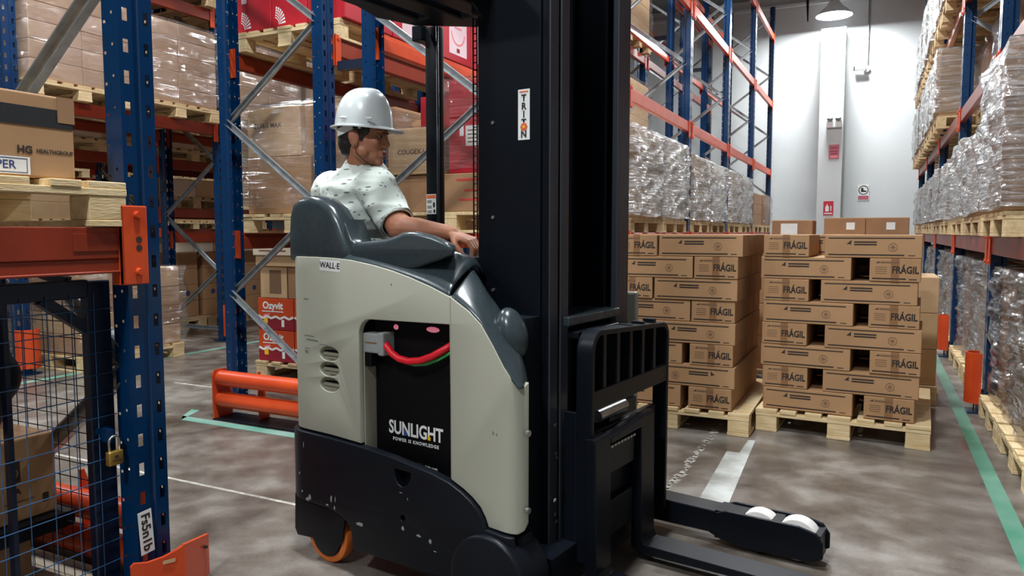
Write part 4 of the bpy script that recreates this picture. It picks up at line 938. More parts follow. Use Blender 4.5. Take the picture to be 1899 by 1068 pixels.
far_ = [(.590, 1.128), (.597, 1.120), (.604, 1.111), (.613, 1.099), (.623, 1.085), (.634, 1.068), (.647, 1.050), (.668, 1.031), (.689, 1.009), (.722, .966), (.750, .924), (.775, .881), (.796, .795), (.805, .739)]
fhm = MB(); rws = []
for tt, up_ in ((0, -.012), (0.0, .004), (.18, .012), (.45, .020), (.75, .016), (1.0, .0), (1.12, -.03), (1.2, -.07)):
    row = []
    for k, ((a, b_), (c_, d_)) in enumerate(zip(near_, far_)):
        t1 = min(tt, 1); nxv = .55+.35*k/13; nzv = .8-.5*k/13
        row.append((a+(c_-a)*t1+up_*nxv, -.047+.147*tt, b_+(d_-b_)*t1+up_*nzv))
    rws.append(row)
n_ = len(near_); fhm.v = [v for r in rws for v in r]
for j in range(len(rws)-1):
    for k in range(n_-1): fhm.f.append((j*n_+k, j*n_+k+1, (j+1)*n_+k+1, (j+1)*n_+k))
fo = fhm.obj('front_hood', M['grey'], truck, smooth=True, fix=True); sd_ = fo.modifiers.new('thick', 'SOLIDIFY'); sd_.thickness = .006
ss_ = fo.modifiers.new('soft', 'SUBSURF'); ss_.levels = 1; ss_.render_levels = 1
MB().ball((.770, .060, .925), (.048, .055, .085), Matrix.Rotation(rad(-18), 3, 'Y'), 24, 16).obj('lamp_bulge', M['grey'], truck, smooth=True)
# seat and cockpit floor
MB().box((-.18, .14, .56), (.16, .90, .93)).obj('seat_base', M['blk'], truck)
MB().box((-.16, .16, .93), (.22, .86, 1.0)).obj('seat_cushion', M['blk'], truck, bevel=.03, seg=3, smooth='auto')
MB().tube([(.52, .34, 1.16), (.525, .33, 1.205)], .008, 8).ball((.527, .33, 1.215), (.014, .014, .020)).obj('joystick', M['tealtab'], truck, smooth=True)
MB().box((.50, .28, 1.17), (.60, .42, 1.19)).ball((.57, .31, 1.192), (.012, .012, .008)).obj('control_pad', M['redw'], truck, bevel=.003)
# wheels
def wheel(s, l, r, wd, name='drive_wheel'):
    wh = link(name, MB().tube([(s, l, r), (s, l+wd, r)], r, 40).mesh(name, M['rubber'], smooth='auto', bevel=.008, seg=2), truck)
    MB().tube([(s, l-.004, r), (s, l+wd+.004, r)], r*.76, 32).obj('hub', M['blk'], wh, smooth='auto')
    return wh
wheel(-.012, -.036, .105, .045); wheel(.02, .75, .105, .07, 'caster_wheel')
side_plate('wheel_housing', [(-.175, .24), (-.18, .10), (-.165, .075)]+arc(-.005, .108, .074, 200, 340, 14)+[(.085, .11), (.10, .20), (.10, .24)], [], -.050, -.040, .004, 'blk')
MB().box((-.17, -.04, .17), (.09, .10, .26)).obj('wheel_housing', M['blk'], truck, bevel=.01)
side_plate('rear_foot', [(-.17, .10), (-.205, .055), (-.20, .02), (-.12, .012), (-.08, .06)], [], .06, .2, .008, 'blk')
side_plate('belly_rail', [(.12, .20), (.14, .085), (.88, .055), (.88, .16), (.5, .18)], [], -.03, .06, .01, 'blk')
# straddle legs with load wheels
def leg(l0, l1):
    lg = MB().prism([(.55, .045), (.55, .150), (1.16, .138), (1.16, .045)], l0, l1, 1).obj('straddle_leg', M['blk'], truck, bevel=.006)
    sh = [(1.13, .05), (1.155, .135), (1.20, .150), (1.47, .150), (1.535, .135), (1.56, .10), (1.56, .045), (1.52, .022), (1.25, .018), (1.18, .03)]
    for y in (l0-.012, l1-.002): MB().prism(sh, y, y+.014, 1).obj('wheel_plate', M['blk'], lg, bevel=.003)
    MB().box((1.15, l0, .03), (1.265, l1, .142)).obj('axle_block', M['blk'], lg)
    MB().box((1.365, l0, .03), (1.40, l1, .143)).obj('axle_block', M['blk'], lg); MB().box((1.515, l0, .03), (1.548, l1, .125)).obj('axle_block', M['blk'], lg)
    for s in (1.315, 1.458):
        w_ = MB().tube([(s, l0+.022, .082), (s, l1-.018, .082)], .080, 32).obj('load_wheel', M['whitewheel'], lg, smooth='auto', bevel=.006)
        MB().tube([(s, l0+.018, .082), (s, l1-.014, .082)], .03, 16).obj('hub', M['steel'], w_)
leg(.945, 1.055); leg(-.06, .05)
side_plate('leg_cover', arc(.765, .155, .145, 205, -10, 18)+[(1.0, .12), (1.0, .045), (.63, .045)], [], -.085, .075, .014, 'blk', smooth=60)
# mast
HM = 3.4
def channel(l0, l1, s0, s1, z0, z1, sg, name, m='blk2'):
    t = .018; w0 = l0 if sg > 0 else l1
    mb = MB().box((s0, min(w0, w0+sg*t), z0), (s1, max(w0, w0+sg*t), z1)).box((s0, l0, z0), (s0+.022, l1, z1))
    return mb.obj(name, M[m], truck, bevel=.002, seg=1)
for sg, a in ((1, .19), (-1, .79)):
    L0 = lambda d0, d1: (min(a+sg*d0, a+sg*d1), max(a+sg*d0, a+sg*d1))
    o0 = L0(0, .055); channel(*o0, .57, .83, .06, HM, sg, 'outer_channel')
    MB().box((.808, o0[0], .06), (.832, o0[1], HM)).obj('rail_flange', M['flange'], truck, bevel=.004)
    o1 = L0(.062, .115); channel(*o1, .60, .835, .09, HM-.05, sg, 'inner_channel')
    MB().box((.812, o1[0], .09), (.838, o1[1], HM-.05)).obj('rail_flange', M['flange'], truck, bevel=.004)
    o2 = L0(.125, .17); channel(*o2, .62, .80, .2, HM-.1, sg, 'mast_section')
    cx = sum(L0(.20, .20))/2; MB().tube([(.66, cx, .15), (.66, cx, 2.9)], .032, 16).obj('lift_cylinder', M['blk2'], truck, smooth='auto')
MB().box((.545, .181, .06), (.80, .189, HM)).obj('mast_cover', M['blk2'], truck, bevel=.003)
for z in (1.62, 1.30, 1.05): MB().tube([(.58+.03, .176, z), (.61, .182, z)], .006, 10).obj('bolt', M['steel'], truck)
MB().box((.56, .19, .05), (.82, .79, .16)).obj('mast_foot', M['blk'], truck, bevel=.008)
MB().box((.60, .25, 2.6), (.64, .73, 2.75)).obj('mast_crossbar', M['blk2'], truck, bevel=.004)
MB().box((.585, .25, .75), (.60, .73, 2.5)).obj('mast_screen', M['blk3'], truck)
d = decal('mast_sticker', .046, .165, M['paper'], truck, (.735, .1805, 1.637), (1, 0, 0), (0, 0, 1))
for i, c_ in enumerate('TRIT'): text(c_, .030, M['ink'], truck, (.735, .1797, 1.69-i*.0265), (1, 0, 0), (0, 0, 1), bold=.0012)
text('N', .030, M['ink'], truck, (.735, .1797, 1.572), (1, 0, 0), (0, 0, 1), bold=.0012)
og = MB(); og.prism(arc(.7355, 1.597, .0125, 0, 360, 16), .1792, .1800, 1)
for t in range(0, 360, 45): og.box((.7355+.012*math.cos(rad(t))-.002, .1792, 1.597+.012*math.sin(rad(t))-.002), (.7355+.012*math.cos(rad(t))+.002, .18, 1.597+.012*math.sin(rad(t))+.002))
og.obj('sticker_print', M['triton'], truck); MB().prism(arc(.7355, 1.597, .0045, 0, 360, 12), .1788, .1793, 1).obj('sticker_print', M['yellow'], truck)
decal('sticker_print', .034, .004, M['triton'], truck, (.735, .1797, 1.712), (1, 0, 0), (0, 0, 1))
# reach carriage, load backrest and forks
def lz_plate(name, outer, holes, s0, s1, bevel, m):
    me = curve_plate(name, outer, holes, abs(s1-s0), bevel, M[m])
    me.transform(Matrix(((0, 0, 1, (s0+s1)/2), (1, 0, 0, 0), (0, 1, 0, 0), (0, 0, 0, 1))))
    for p in me.polygons: p.use_smooth = True
    me.set_sharp_from_angle(angle=rad(40)); return link(name, me, truck)
def ribbon(path, thick, s0, s1):
    """bent flat bar in the l-z plane, deep in s"""
    P_ = [Vector((0, a, b)) for a, b in path]; n = len(P_); inn = []
    for i in range(n):
        d = (P_[min(i+1, n-1)]-P_[max(i-1, 0)]).normalized(); nn = Vector((0, d.z, -d.y)); inn.append(P_[i]+nn*thick)
    mb = MB(); vs = []
    for p, q in zip(P_, inn): vs += [(s0, p.y, p.z), (s1, p.y, p.z), (s1, q.y, q.z), (s0, q.y, q.z)]
    fs = [(0, 1, 2, 3), (4*n-1, 4*n-2, 4*n-3, 4*n-4)]
    for i in range(n-1):
        for k in range(4): fs.append((4*i+k, 4*i+(k+1) % 4, 4*i+4+(k+1) % 4, 4*i+4+k))
    return mb.add(vs, fs)
path = [(.262, .12), (.268, .84)]+arc(.343, .845, .075, 180, 90, 8)+arc(.870, .842, .06, 90, 0, 8)[0:]+[(.925, .12)]
path = [(a, b-(.010*(a-.343)/.53 if .343 < a < .93 and b > .5 else 0)) for a, b in path]
ribbon(path, .020, .890, .952).obj('load_backrest', M['blk'], truck, bevel=.003, seg=1, smooth='auto')
for l in (.372, .478, .584, .690, .796): MB().box((.898, l-.012, .70), (.946, l+.012, .912)).obj('backrest_bar', M['blk'], truck, bevel=.002, seg=1)
MB().box((.925, .272, .648), (.950, .920, .714)).obj('crossbar', M['blk'], truck, bevel=.003)
MB().box((.845, .262, .05), (.895, .276, .64)).obj('side_plate', M['blk'], truck, bevel=.003)
MB().box((.90, .30, .16), (.925, .86, .56)).obj('carriage_plate', M['blk2'], truck, bevel=.004)
MB().prism([(.366, .545), (.60, .562), (.655, .572), (.655, .525), (.366, .520)], .925, .975, 0).obj('carriage_bar', M['blk'], truck, bevel=.006)
MB().box((.93, .372, .40), (.955, .60, .50)).obj('carriage_bar', M['blk'], truck, bevel=.004)
for i in range(8): MB().box((.956, .385+i*.026, .500), (.966, .403+i*.026, .508)).obj('tooth', M['steel'], truck)
MB().box((.93, .372, .17), (.95, .60, .30)).obj('carriage_bar', M['blk'], truck, bevel=.004)
MB().tube([(.90, .40, .60), (.90, .62, .60)], .022, 14).obj('side_shift_cylinder', M['steel'], truck, smooth='auto')
for l0, l1, zt in ((.256, .368, .556), (.622, .742, .565)):
    fk = MB().prism([(.93, zt), (.965, zt+.004), (.972, zt-.01), (.978, .095), (.990, .074), (1.9, .058), (2.02, .05), (2.02, .044), (.96, .036), (.935, .06)], l0, l1, 1).obj('fork', M['blk'], truck, bevel=.003)
MB().box((.70, .27, .93), (.86, .66, .962)).obj('mast_step', M['grey'], truck, bevel=.004)
MB().box((.80, .30, .885), (.88, .62, .91)).obj('mast_step', M['blk'], truck, bevel=.004)
for (l, z, m_) in ((.215, .60, 'steel'), (.222, .50, 'steel'), (.226, .485, 'steel'), (.215, .34, 'white'), (.218, .29, 'steel'), (.225, .262, 'steel')): MB().box((.8385, l-.006, z-.004), (.8405, l+.008, z+.005)).obj('bolt_head', M[m_], truck)
# overhead guard
MB().box((.052, .475, 1.0), (.118, .525, 2.09)).obj('guard_post', M['blk2'], truck, bevel=.010, seg=2, smooth='auto')
MB().tube([(.118, .478, 1.0), (.118, .478, 2.09)], .006, 8).obj('post_edge', M['flange'], truck, smooth=True)
dd = decal('warning_label', .052, .082, M['paper'], truck, (.083, .4738, 1.365), (1, 0, 0), (0, 0, 1))
decal('print', .048, .014, M['triton'], truck, (.083, .4730, 1.396), (1, 0, 0), (0, 0, 1))
lp = MB()
for z in (1.378, 1.372, 1.355, 1.349, 1.336, 1.330): lp.box((.062, .4725, z), (.086, .4731, z+.0025))
lp.ball((.098, .473, 1.362), (.006, .001, .012), None, 8, 6).ball((.100, .473, 1.336), (.006, .001, .008), None, 8, 6).obj('print', M['ink'], truck)
gp = [(-.45, -.05), (.55, -.05), (.60, .15), (.60, .56), (.26, .585), (.06, .50), (.0, .33), (-.05, .22), (-.45, .05)]
gp = [(.62, -.05), (.62, .60), (.24, .575), (.05, .42), (.0, .25), (.045, .10), (.05, -.05)]
gme = curve_plate('guard_roof', gp, [[(.12, .0), (.17, .0), (.17, .36), (.12, .36)][::1], [(.27, .0), (.32, .0), (.32, .44), (.27, .44)], [(.42, .0), (.47, .0), (.47, .48), (.42, .48)]], .06, .010, M['blk2'], 2.11)
for p in gme.polygons: p.use_smooth = True
gme.set_sharp_from_angle(angle=rad(40)); link('guard_roof', gme, truck)
MB().box((-.005, .46, 2.035), (.05, .56, 2.10)).obj('guard_lamp', M['blk'], truck, bevel=.006)
MB().box((.50, .20, 2.0), (.60, .60, 2.10)).obj('guard_bracket', M['blk2'], truck, bevel=.01)
mg = MB()
for l in (.40, .424): mg.tube([(.36, l, 1.20), (.36, l, 2.06)], .003, 6)
for i in range(32): mg.tube([(.349, .412, 1.22+i*.027), (.371, .412, 1.22+i*.027)], .0022, 6)
mg.obj('wire_screen', M['blk2'], truck)

# ------------------------------------------------------------------ driver (same local frame as the truck)
SEAT = Vector((-.15, .40, 1.0))
R8 = Matrix.Rotation(TR, 3, 'Z')
man = empty('person', TP + R8 @ SEAT, TR, 'seated driver in white hard hat and pale printed short-sleeved shirt, hand on the controls', 'person')
V = lambda s, l, z: Vector((s, l, z))-SEAT
chest = Vector((.33, .944, 0)); rgt = Vector((.944, -.33, 0)); upv = Vector((0, 0, 1))
# head frame
hf = Vector((.93, .36, -.06)).normalized(); hr = hf.cross(upv).normalized(); hu = hr.cross(hf)
HR = Matrix((hr, hf, hu)).transposed()          # columns: right, front, up
HC = V(-.095, .275, 1.632)
hp = lambda r, f, u: HC + hr*r + hf*f + hu*u
b = MB()
b.ball(hp(0, -.012, .03), (.074, .094, .082), HR, 20, 14); b.ball(hp(0, .012, -.02), (.066, .074, .085), HR, 20, 14)
b.ball(hp(0, .036, -.070), (.046, .044, .040), HR); b.ball(hp(0, .062, -.096), (.024, .020, .019), HR)
b.ball(hp(0, .030, .035), (.062, .054, .05), HR)                                   # forehead
for s in (-1, 1):
    b.ball(hp(s*.036, .062, -.022), (.024, .020, .022), HR)                        # cheekbones
    b.ball(hp(s*.028, .074, .022), (.026, .016, .009), HR)                         # brow
    b.ball(hp(s*.074, -.012, -.014), (.010, .022, .034), HR, 12, 8); b.ball(hp(s*.080, -.020, -.004), (.007, .017, .024), HR, 12, 8); b.ball(hp(s*.076, -.006, -.040), (.007, .010, .011), HR, 10, 6)
    b.ball(hp(s*.052, .006, -.062), (.018, .036, .026), HR)                        # jaw
    b.ball(hp(s*.010, .088, -.034), (.010, .012, .009), HR, 10, 8)
b.cap(hp(0, .078, .010), .010, hp(0, .098, -.026), .013, 12); b.ball(hp(0, .094, -.032), (.013, .013, .010), HR, 12, 8)
b.ball(hp(0, .080, -.058), (.023, .013, .008), HR, 14, 8); b.ball(hp(0, .078, -.072), (.020, .013, .008), HR, 14, 8)
nb = V(-.150, .315, 1.465)
b.cap(nb, .060, hp(0, -.022, -.045), .054, 18)
# trunk, arms, legs of the body
shR, shL = V(.0, .235, 1.425), V(-.40, .365, 1.432)
elR, wrR = V(.205, .155, 1.262), V(.362, .258, 1.243)
elL, wrL = V(-.36, .52, 1.19), V(-.10, .66, 1.20)
pel = V(-.20, .375, 1.02); wst = V(-.195, .345, 1.20); chs = V(-.185, .315, 1.36)
TR3 = Matrix((rgt, chest, upv)).transposed()
b.ball(pel, (.165, .12, .12), TR3); b.ball(wst, (.145, .100, .16), TR3); b.ball(chs, (.170, .105, .15), TR3)
b.cap(shR, .058, shL, .058); b.cap(nb, .06, nb-upv*.06, .09)
for sh, el, wr in ((shR, elR, wrR), (shL, elL, wrL)):
    b.cap(sh, .056, el, .050); b.cap(el, .049, el.lerp(wr, .35), .047); b.cap(el.lerp(wr, .35), .047, wr, .030)
def hand(wr, d, dn, sd, side):
    """d = direction of the palm, dn = palm side, sd = towards the thumb"""
    d = d.normalized(); dn = (dn-d*dn.dot(d)).normalized(); sd = d.cross(dn)*side
    pe = wr+d*.085
    for t in (-.024, -.008, .008, .024): b.cap(wr+sd*t*.7+d*.012, .015, pe+sd*t*1.15, .0115, 10)
    for t, ln in ((.028, .072), (.0095, .080), (-.0095, .074), (-.027, .058)):
        p0 = pe+sd*t; p1 = p0+(d*.75+dn*.55).normalized()*ln*.46; p2 = p1+(d*.25+dn*.95).normalized()*ln*.32; p3 = p2+(dn*.95-d*.28).normalized()*ln*.24
        b.cap(p0, .0100, p1, .0092, 10); b.cap(p1, .0092, p2, .0084, 10); b.cap(p2, .0084, p3, .0074, 10)
    t0 = wr+d*.022+sd*.022; t1 = t0+(d*.55+sd*.55+dn*.45).normalized()*.040; t2 = t1+(d*.85+dn*.5+sd*.05).normalized()*.030; t3 = t2+(d*.8+dn*.6-sd*.1).normalized()*.024
    b.cap(t0, .015, t1, .0115, 10); b.cap(t1, .0115, t2, .0100, 10); b.cap(t2, .0100, t3, .0085, 10)
hand(wrR, Vector((.92, .20, -.30)), Vector((-.22, .1, -1)), None, -1)
hand(wrL, Vector((.8, .55, -.1)), Vector((0, 0, -1)), None, 1)
kn = [V(-.02+.10, .76, 1.03), V(-.02-.14, .82, 1.03)]; an = [V(.10, .84, .66), V(-.13, .88, .66)]; hipj = [V(-.12, .38, 1.06), V(-.29, .43, 1.06)]
for h_, k_, a_ in zip(hipj, kn, an):
    b.cap(h_, .082, k_, .055); b.cap(k_, .052, k_.lerp(a_, .35), .050); b.cap(k_.lerp(a_, .35), .050, a_, .034)
link('body', remesh(b, 'body', M['skin'], .0046, 3), man)
# face details
for s in (-1, 1):
    e_ = link('eye', MB().ball(hp(s*.029, .0768, .000), (.011, .0072, .0046), HR, 14, 10).mesh('eye', M['lens'], smooth=True), man)
    MB().ball(hp(s*.031, .0835, -.001), (.0055, .003, .0055), HR, 10, 8).obj('iris', M['hair'], e_, smooth=True)
    MB().cap(hp(s*.014, .0895, .017), .0035, hp(s*.046, .0765, .021), .0028, 8).obj('eyebrow', M['hair'], man, smooth=True)
    MB().cap(hp(s*.018, .085, .0075), .0026, hp(s*.043, .0735, .005), .0026, 8).obj('eyelid', M['skin'], man, smooth=True)
M['lip'] = mat('lips', sr(134, 80, 68), None, .7)
MB().ball(hp(0, .0885, -.060), (.021, .0065, .0045), HR, 14, 8).ball(hp(0, .0865, -.070), (.018, .0065, .005), HR, 14, 8).obj('lips', M['lip'], man, smooth=True)
hb = MB(); hb.ball(hp(0, -.030, .022), (.080, .088, .080), HR, 20, 14); hb.ball(hp(0, -.060, -.030), (.066, .048, .052), HR, 18, 12); hb.ball(hp(0, -.058, -.062), (.052, .040, .026), HR, 16, 10)
for s in (-1, 1): hb.ball(hp(s*.068, .022, .022), (.014, .030, .026), HR, 12, 8); hb.ball(hp(s*.070, .014, -.004), (.008, .010, .022), HR, 10, 8)
link('hair', remesh(hb, 'hair', M['hair'], .005, 3), man)
# hard hat: shell with brim and ridges
hat = MB(); nu, nv = 48, 14; HZ = .040
def hatpt(t, k):
    c_, s_ = math.cos(t), math.sin(t); ph = k*PI/2
    z = HZ+.150*math.sin(ph); rr = math.cos(ph)**.70 if k < 1 else 0
    rx, ry = .100, .119
    ridge = .006*max(0, 1-abs(c_*rx*rr)/.022)*(1 if k > .12 else 0)
    return hp(c_*rx*rr, s_*ry*rr-.006, z+ridge)
ring = []
for j in range(nv): ring.append([hatpt(2*PI*i/nu, j/nv) for i in range(nu)])
brim = []
for i in range(nu):
    t = 2*PI*i/nu; c_, s_ = math.cos(t), math.sin(t); ex = .012+.036*max(0, s_)**2.2+.006*max(0, -s_)
    brim.append(hp(c_*(.100+ex), s_*(.119+ex)-.006, HZ-.006-.006*max(0, s_)))
low = [p-hu*.005 for p in brim]; inner = [hp(math.cos(2*PI*i/nu)*.095, math.sin(2*PI*i/nu)*.114-.006, HZ-.004) for i in range(nu)]
top_ = hatpt(0, 1.0)
rings = [inner, low, brim]+ring; vs = [p for r in rings for p in r]+[top_]; fs = []
for j in range(len(rings)-1):
    for i in range(nu): fs.append((j*nu+i, j*nu+(i+1) % nu, (j+1)*nu+(i+1) % nu, (j+1)*nu+i))
L_ = (len(rings)-1)*nu
for i in range(nu): fs.append((L_+i, L_+(i+1) % nu, len(vs)-1))
hat.add(vs, fs); hh = link('hard_hat', hat.mesh('hard_hat', M['helmet'], smooth=True), man)
hh.data.set_sharp_from_angle(angle=rad(50))
ct = MB()
for s in (-1, 1): ct.bar(hp(s*.080, -.02, HZ-.006), hp(s*.070, -.085, HZ-.034), .004, .028, tuple(hu))
ct.bar(hp(-.070, -.085, HZ-.034), hp(.070, -.085, HZ-.034), .004, .028, tuple(hu)); ct.obj('suspension_band', M['white'], hh)
MB().box((-.004, -.004, -.012), (.004, .004, 0)).obj('rim_clip', M['white'], hh).location = hp(.1, .02, HZ-.006)
for s in (-.05, .06): MB().ball(hp(.102, s, HZ+.022), (.004, .016, .006), HR, 10, 6).obj('slot_cover', M['white'], hh, smooth=True)
MB().tube([hp(.082, -.005, -.035), hp(.078, .0, -.07), hp(.06, .03, -.10), hp(.02, .055, -.122)], .0016, 6).obj('chin_strap', M['hair'], man, smooth=True)
# shirt: closed blob, then opened at neck, cuffs and hem
t = MB()
t.ball(pel+upv*.08, (.186, .14, .12), TR3); t.ball(wst, (.178, .130, .16), TR3); t.ball(chs-upv*.02, (.204, .132, .155), TR3); t.ball(chs+upv*.05-chest*.02, (.198, .112, .092), TR3)
t.cap(shR, .072, shL, .072, 18); t.cap(nb+upv*.03, .068, nb-upv*.045, .12, 18); t.cap(nb-upv*.01, .08, shL-upv*.0, .070, 18); t.cap(nb-upv*.01, .08, shR, .070, 18)
cfR = shR.lerp(elR, .86); cfL = shL.lerp(elL, .86)
t.cap(shR, .080, cfR.lerp(elR, .9), .061, 18); t.cap(shL, .080, cfL.lerp(elL, .9), .061, 18)
for a_, b_, r_ in ((shR-upv*.05-rgt*.03, elR-rgt*.08+upv*.02, .028), (chs-chest*.105+rgt*.06, wst-chest*.10-rgt*.06, .016), (chs-chest*.105+rgt*.11-upv*.03, wst-chest*.11+rgt*.03-upv*.05, .014), (wst-chest*.115-rgt*.05, wst-chest*.10+rgt*.11-upv*.04, .014), (chs-chest*.10-rgt*.02-upv*.05, wst-chest*.115+rgt*.0, .013), (wst-chest*.118-rgt*.09-upv*.06, wst-chest*.11+rgt*.09-upv*.09, .013)):
    t.cap(a_, r_, b_, r_*.7, 10)
sm = remesh(t, 'shirt', M['shirt'], .008, 5)
bm = bmesh.new(); bm.from_mesh(sm)
def cutp(co_, no): bmesh.ops.bisect_plane(bm, geom=bm.verts[:]+bm.edges[:]+bm.faces[:], plane_co=co_, plane_no=no, clear_outer=True)
cutp(V(-.2, .35, 1.055), (0, 0, -1))
cutp(nb+upv*.055, Vector((.05, .25, 1)))
for cf, el, sh in ((cfR, elR, shR), (cfL, elL, shL)):
    dr = (el-sh).normalized()
    fs_ = [f for f in bm.faces if (f.calc_center_median()-cf).dot(dr) > 0 and (f.calc_center_median()-cf).length < .13 and (f.calc_center_median()-(cf+dr*.03)).cross(dr).length < .088]
    bmesh.ops.delete(bm, geom=fs_, context='FACES')
for v in bm.verts: 
    n_ = noise.noise(v.co*14)*.004+(1-abs(noise.noise(Vector((v.co.x*7+v.co.z*9, v.co.y*7, v.co.z*20)))))**3*.006
    v.co += v.normal*n_
bm.to_mesh(sm); bm.free()
for p in sm.polygons: p.use_smooth = True
shirt = link('shirt', sm, man); so = shirt.modifiers.new('thick', 'SOLIDIFY'); so.thickness = .003; so.offset = 0
# collar, back yoke seam and cuffs
col_ = MB(); cn = 26; ca = []
for i in range(cn+1):
    t_ = rad(-150+300*i/cn)-PI/2; c_, s_ = math.cos(t_), math.sin(t_); ca.append((c_, s_))
c0 = nb+upv*.052
vs = []
for c_, s_ in ca:
    d_ = rgt*c_+chest*s_; dz = -.012*s_
    vs += [c0+d_*.070+upv*(.028-dz*.5-.004), c0+d_*.066+upv*(.036-dz*.5), c0+d_*.104+upv*(-.018-dz), c0+d_*.098+upv*(-.024-dz)]
fs = []
for i in range(cn):
    for k in range(4): fs.append((4*i+k, 4*i+(k+1) % 4, 4*i+4+(k+1) % 4, 4*i+4+k))
col_.add(vs, fs).obj('collar', M['shirt'], shirt, smooth='auto')
for cf, el, sh in ((cfR, elR, shR), (cfL, elL, shL)):
    dr = (el-sh).normalized(); a_ = dr.orthogonal().normalized(); b2 = dr.cross(a_); vs = []; fs = []; n = 28
    for i in range(n):
        d_ = a_*math.cos(2*PI*i/n)+b2*math.sin(2*PI*i/n)
        vs += [cf-dr*.028+d_*.0655, cf+dr*.004+d_*.064, cf+dr*.004+d_*.058, cf-dr*.028+d_*.060]
    for i in range(n):
        for k in range(4): j = (i+1) % n; fs.append((4*i+k, 4*i+(k+1) % 4, 4*j+(k+1) % 4, 4*j+k))
    MB().add(vs, fs).obj('cuff', M['shirt'], shirt, smooth='auto')
tr_ = MB(); tr_.ball(pel-upv*.02, (.175, .13, .11), TR3)
for h_, k_, a_ in zip(hipj, kn, an): tr_.cap(h_, .094, k_, .068); tr_.cap(k_, .066, a_+upv*.02, .054)
link('trousers', remesh(tr_, 'trousers', M['pants'], .01, 3), man)
for a_ in an:
    s_ = MB(); s_.cap(a_-upv*.055-chest*.02, .042, a_-upv*.062+chest*.14, .034, 12); s_.cap(a_, .045, a_-upv*.05, .045, 12); link('shoe', remesh(s_, 'shoe', M['shoe'], .008, 2), man)

# ------------------------------------------------------------------ lamps
def lamp(x, y, z, wt, lab):
    L_ = empty('ceiling_lamp', (x, y, z), 0, lab, 'lamp', 'round ceiling lamps')
    sh = MB(); prof = [(.07, .30), (.10, .29), (.15, .20), (.27, .10), (.36, .0), (.35, .0), (.25, .095), (.06, .2)]
    n = 28; vs = []; fs = []
    for r, zz in prof: vs += [(r*math.cos(2*PI*i/n), r*math.sin(2*PI*i/n), zz) for i in range(n)]
    for j in range(len(prof)-1):
        for i in range(n): fs.append((j*n+i, j*n+(i+1) % n, (j+1)*n+(i+1) % n, (j+1)*n+i))
    sh.add(vs, fs).obj('shade', M['white'], L_, smooth='auto')
    MB().tube([(0, 0, .25), (0, 0, .40)], .07, 16).obj('housing', M['galv'], L_, smooth='auto')
    MB().tube([(0, 0, .38), (0, 0, RZ-z)], .008, 8).obj('rod', M['galv'], L_)
    MB().tube([(0, 0, .010), (0, 0, .045)], .315, 28).obj('lens', M['glow'], L_)
    ld = D.lights.new('lamp_light', 'AREA'); ld.shape = 'DISK'; ld.size = .58; ld.energy = wt; ld.color = (.93, .97, 1.0)
    lo = D.objects.new('lamp_light', ld); COL.objects.link(lo); lo.parent = L_; lo.location = (0, 0, .004)
for i, (x, y, z, wt) in enumerate(LAMPS):
    lamp(x, y, z, wt, 'bright round lamp hanging before the white end wall' if i == 0 else f'round hall lamp above the {"main aisle" if x > -2 else "left aisle" if x > -8 else "far left aisle"}, {ORD[i]} of the row')

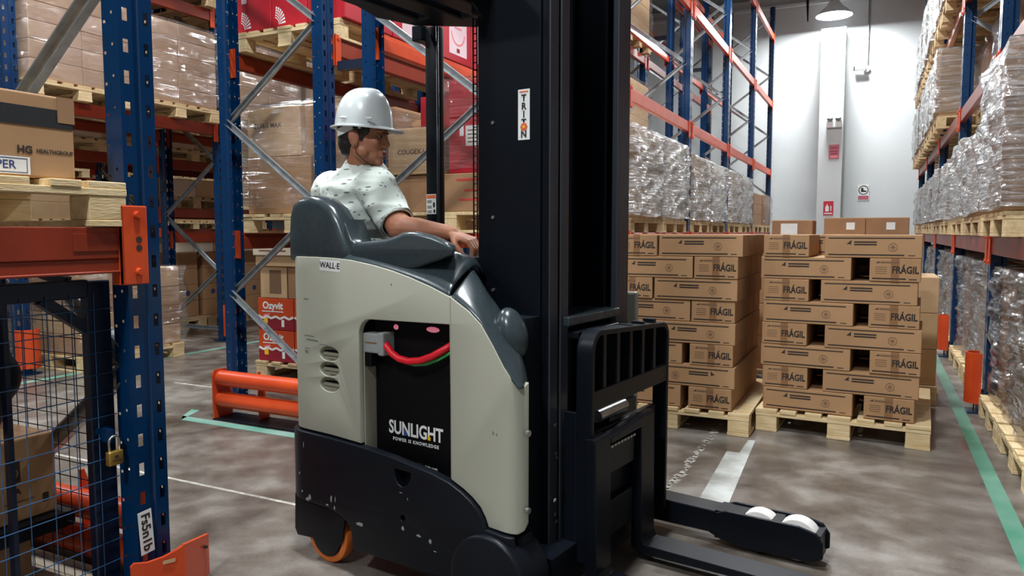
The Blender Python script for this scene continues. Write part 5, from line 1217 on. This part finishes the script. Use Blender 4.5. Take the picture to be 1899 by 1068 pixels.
# ------------------------------------------------------------------ things on the back wall
def on_wall(name, x, z, w_, h_, m, label, cat, y=18.0):
    e = empty(name, (x, y-.004, z), 0, label, cat); MB().box((-w_/2, -.008, -h_/2), (w_/2, 0.002, h_/2)).obj('panel', M[m], e); return e
f_ = (1, 0, 0); u_ = (0, 0, 1)
s1 = on_wall('safety_sign', -.87, 2.96, .20, .30, 'signpink', 'faded red notice in the middle of the white pilaster', 'sign', 17.40)
for z in (.08, .01, -.04): decal('print', .14, .022, M['maroon'], s1, (0, -.0085, z), f_, u_)
decal('print', .15, .05, M['inkp'], s1, (0, -.0085, -.105), f_, u_)
s2 = on_wall('safety_sign', -.945, 1.76, .20, .30, 'signred', 'red fire extinguisher sign low on the white pilaster', 'sign', 17.40)
sg = MB(); sg.prism(arc(-.025, .02, .035, 0, 180, 10)+[(-.06, -.07), (.01, -.07)], -.0095, -.0085, 1); sg.box((-.035, -.0095, .055), (-.015, -.0085, .085)); sg.box((.04, -.0095, -.06), (.06, -.0085, .05)); sg.box((-.08, -.0095, -.125), (.08, -.0085, -.10)); sg.obj('print', M['inkw'], s2)
s3 = on_wall('safety_sign', -.28, 2.11, .23, .34, 'paper', 'round prohibition sign with a boot on the white wall right of the pilaster', 'sign')
rg = MB(); rg.prism(arc(0, .05, .10, 0, 360, 28)+arc(0, .05, .082, 360, 0, 28), -.0095, -.0085, 1); rg.prism([(-.05, .01), (.06, .01), (.06, .035), (.0, .05), (-.005, .10), (-.05, .10)], -.0095, -.0085, 1); rg.obj('print', M['ink'], s3)
decal('print', .21, .09, M['signpink'], s3, (0, -.0085, -.115), f_, u_)
e = empty('emergency_light', (-.88, 17.396, 3.52), 0, 'white twin-headed emergency light on the pilaster', 'lamp')
MB().box((-.15, -.08, -.06), (.15, 0, .10)).obj('body', M['white'], e, bevel=.015)
for x in (-.08, .08): MB().ball((x, -.11, .12), (.065, .06, .045), None, 16, 10).obj('lamp_head', M['galv'], e, smooth=True)
MB().ball((-.11, -.085, -.035), (.02, .01, .02), None, 10, 8).obj('status_light', M['redled'], e)
cm = empty('security_camera', (-.31, 17.98, 4.75), 0, 'white security camera on a bracket right of the lit pilaster', 'camera')
MB().tube([(0, 0, 0), (0, -.04, 0)], .07, 16).obj('mount', M['white'], cm); MB().tube([(0, -.03, 0), (-.05, -.15, .01)], .018, 10).obj('arm', M['white'], cm)
MB().box((-.22, -.20, -.035), (-.03, -.10, .045)).obj('housing', M['white'], cm, bevel=.01); MB().box((-.245, -.198, -.033), (-.22, -.102, .043)).obj('lens_hood', M['ink'], cm)
tag(MB().tube([(-.29, 17.975, 4.80), (-.29, 17.975, 6.5)], .018, 8).obj('conduit_pipe', M['galv'], None), 'thin grey conduit running up from the security camera', 'pipe')
tag(MB().tube([(-1.49, 17.2, 6.5), (-1.47, 17.2, 6.2), (-1.455, 17.2, 5.7)], [.03, .03, .012], 8).obj('hanging_cable', M['blk'], None), 'dark cable end hanging from the ceiling left of the lamp', 'cable')
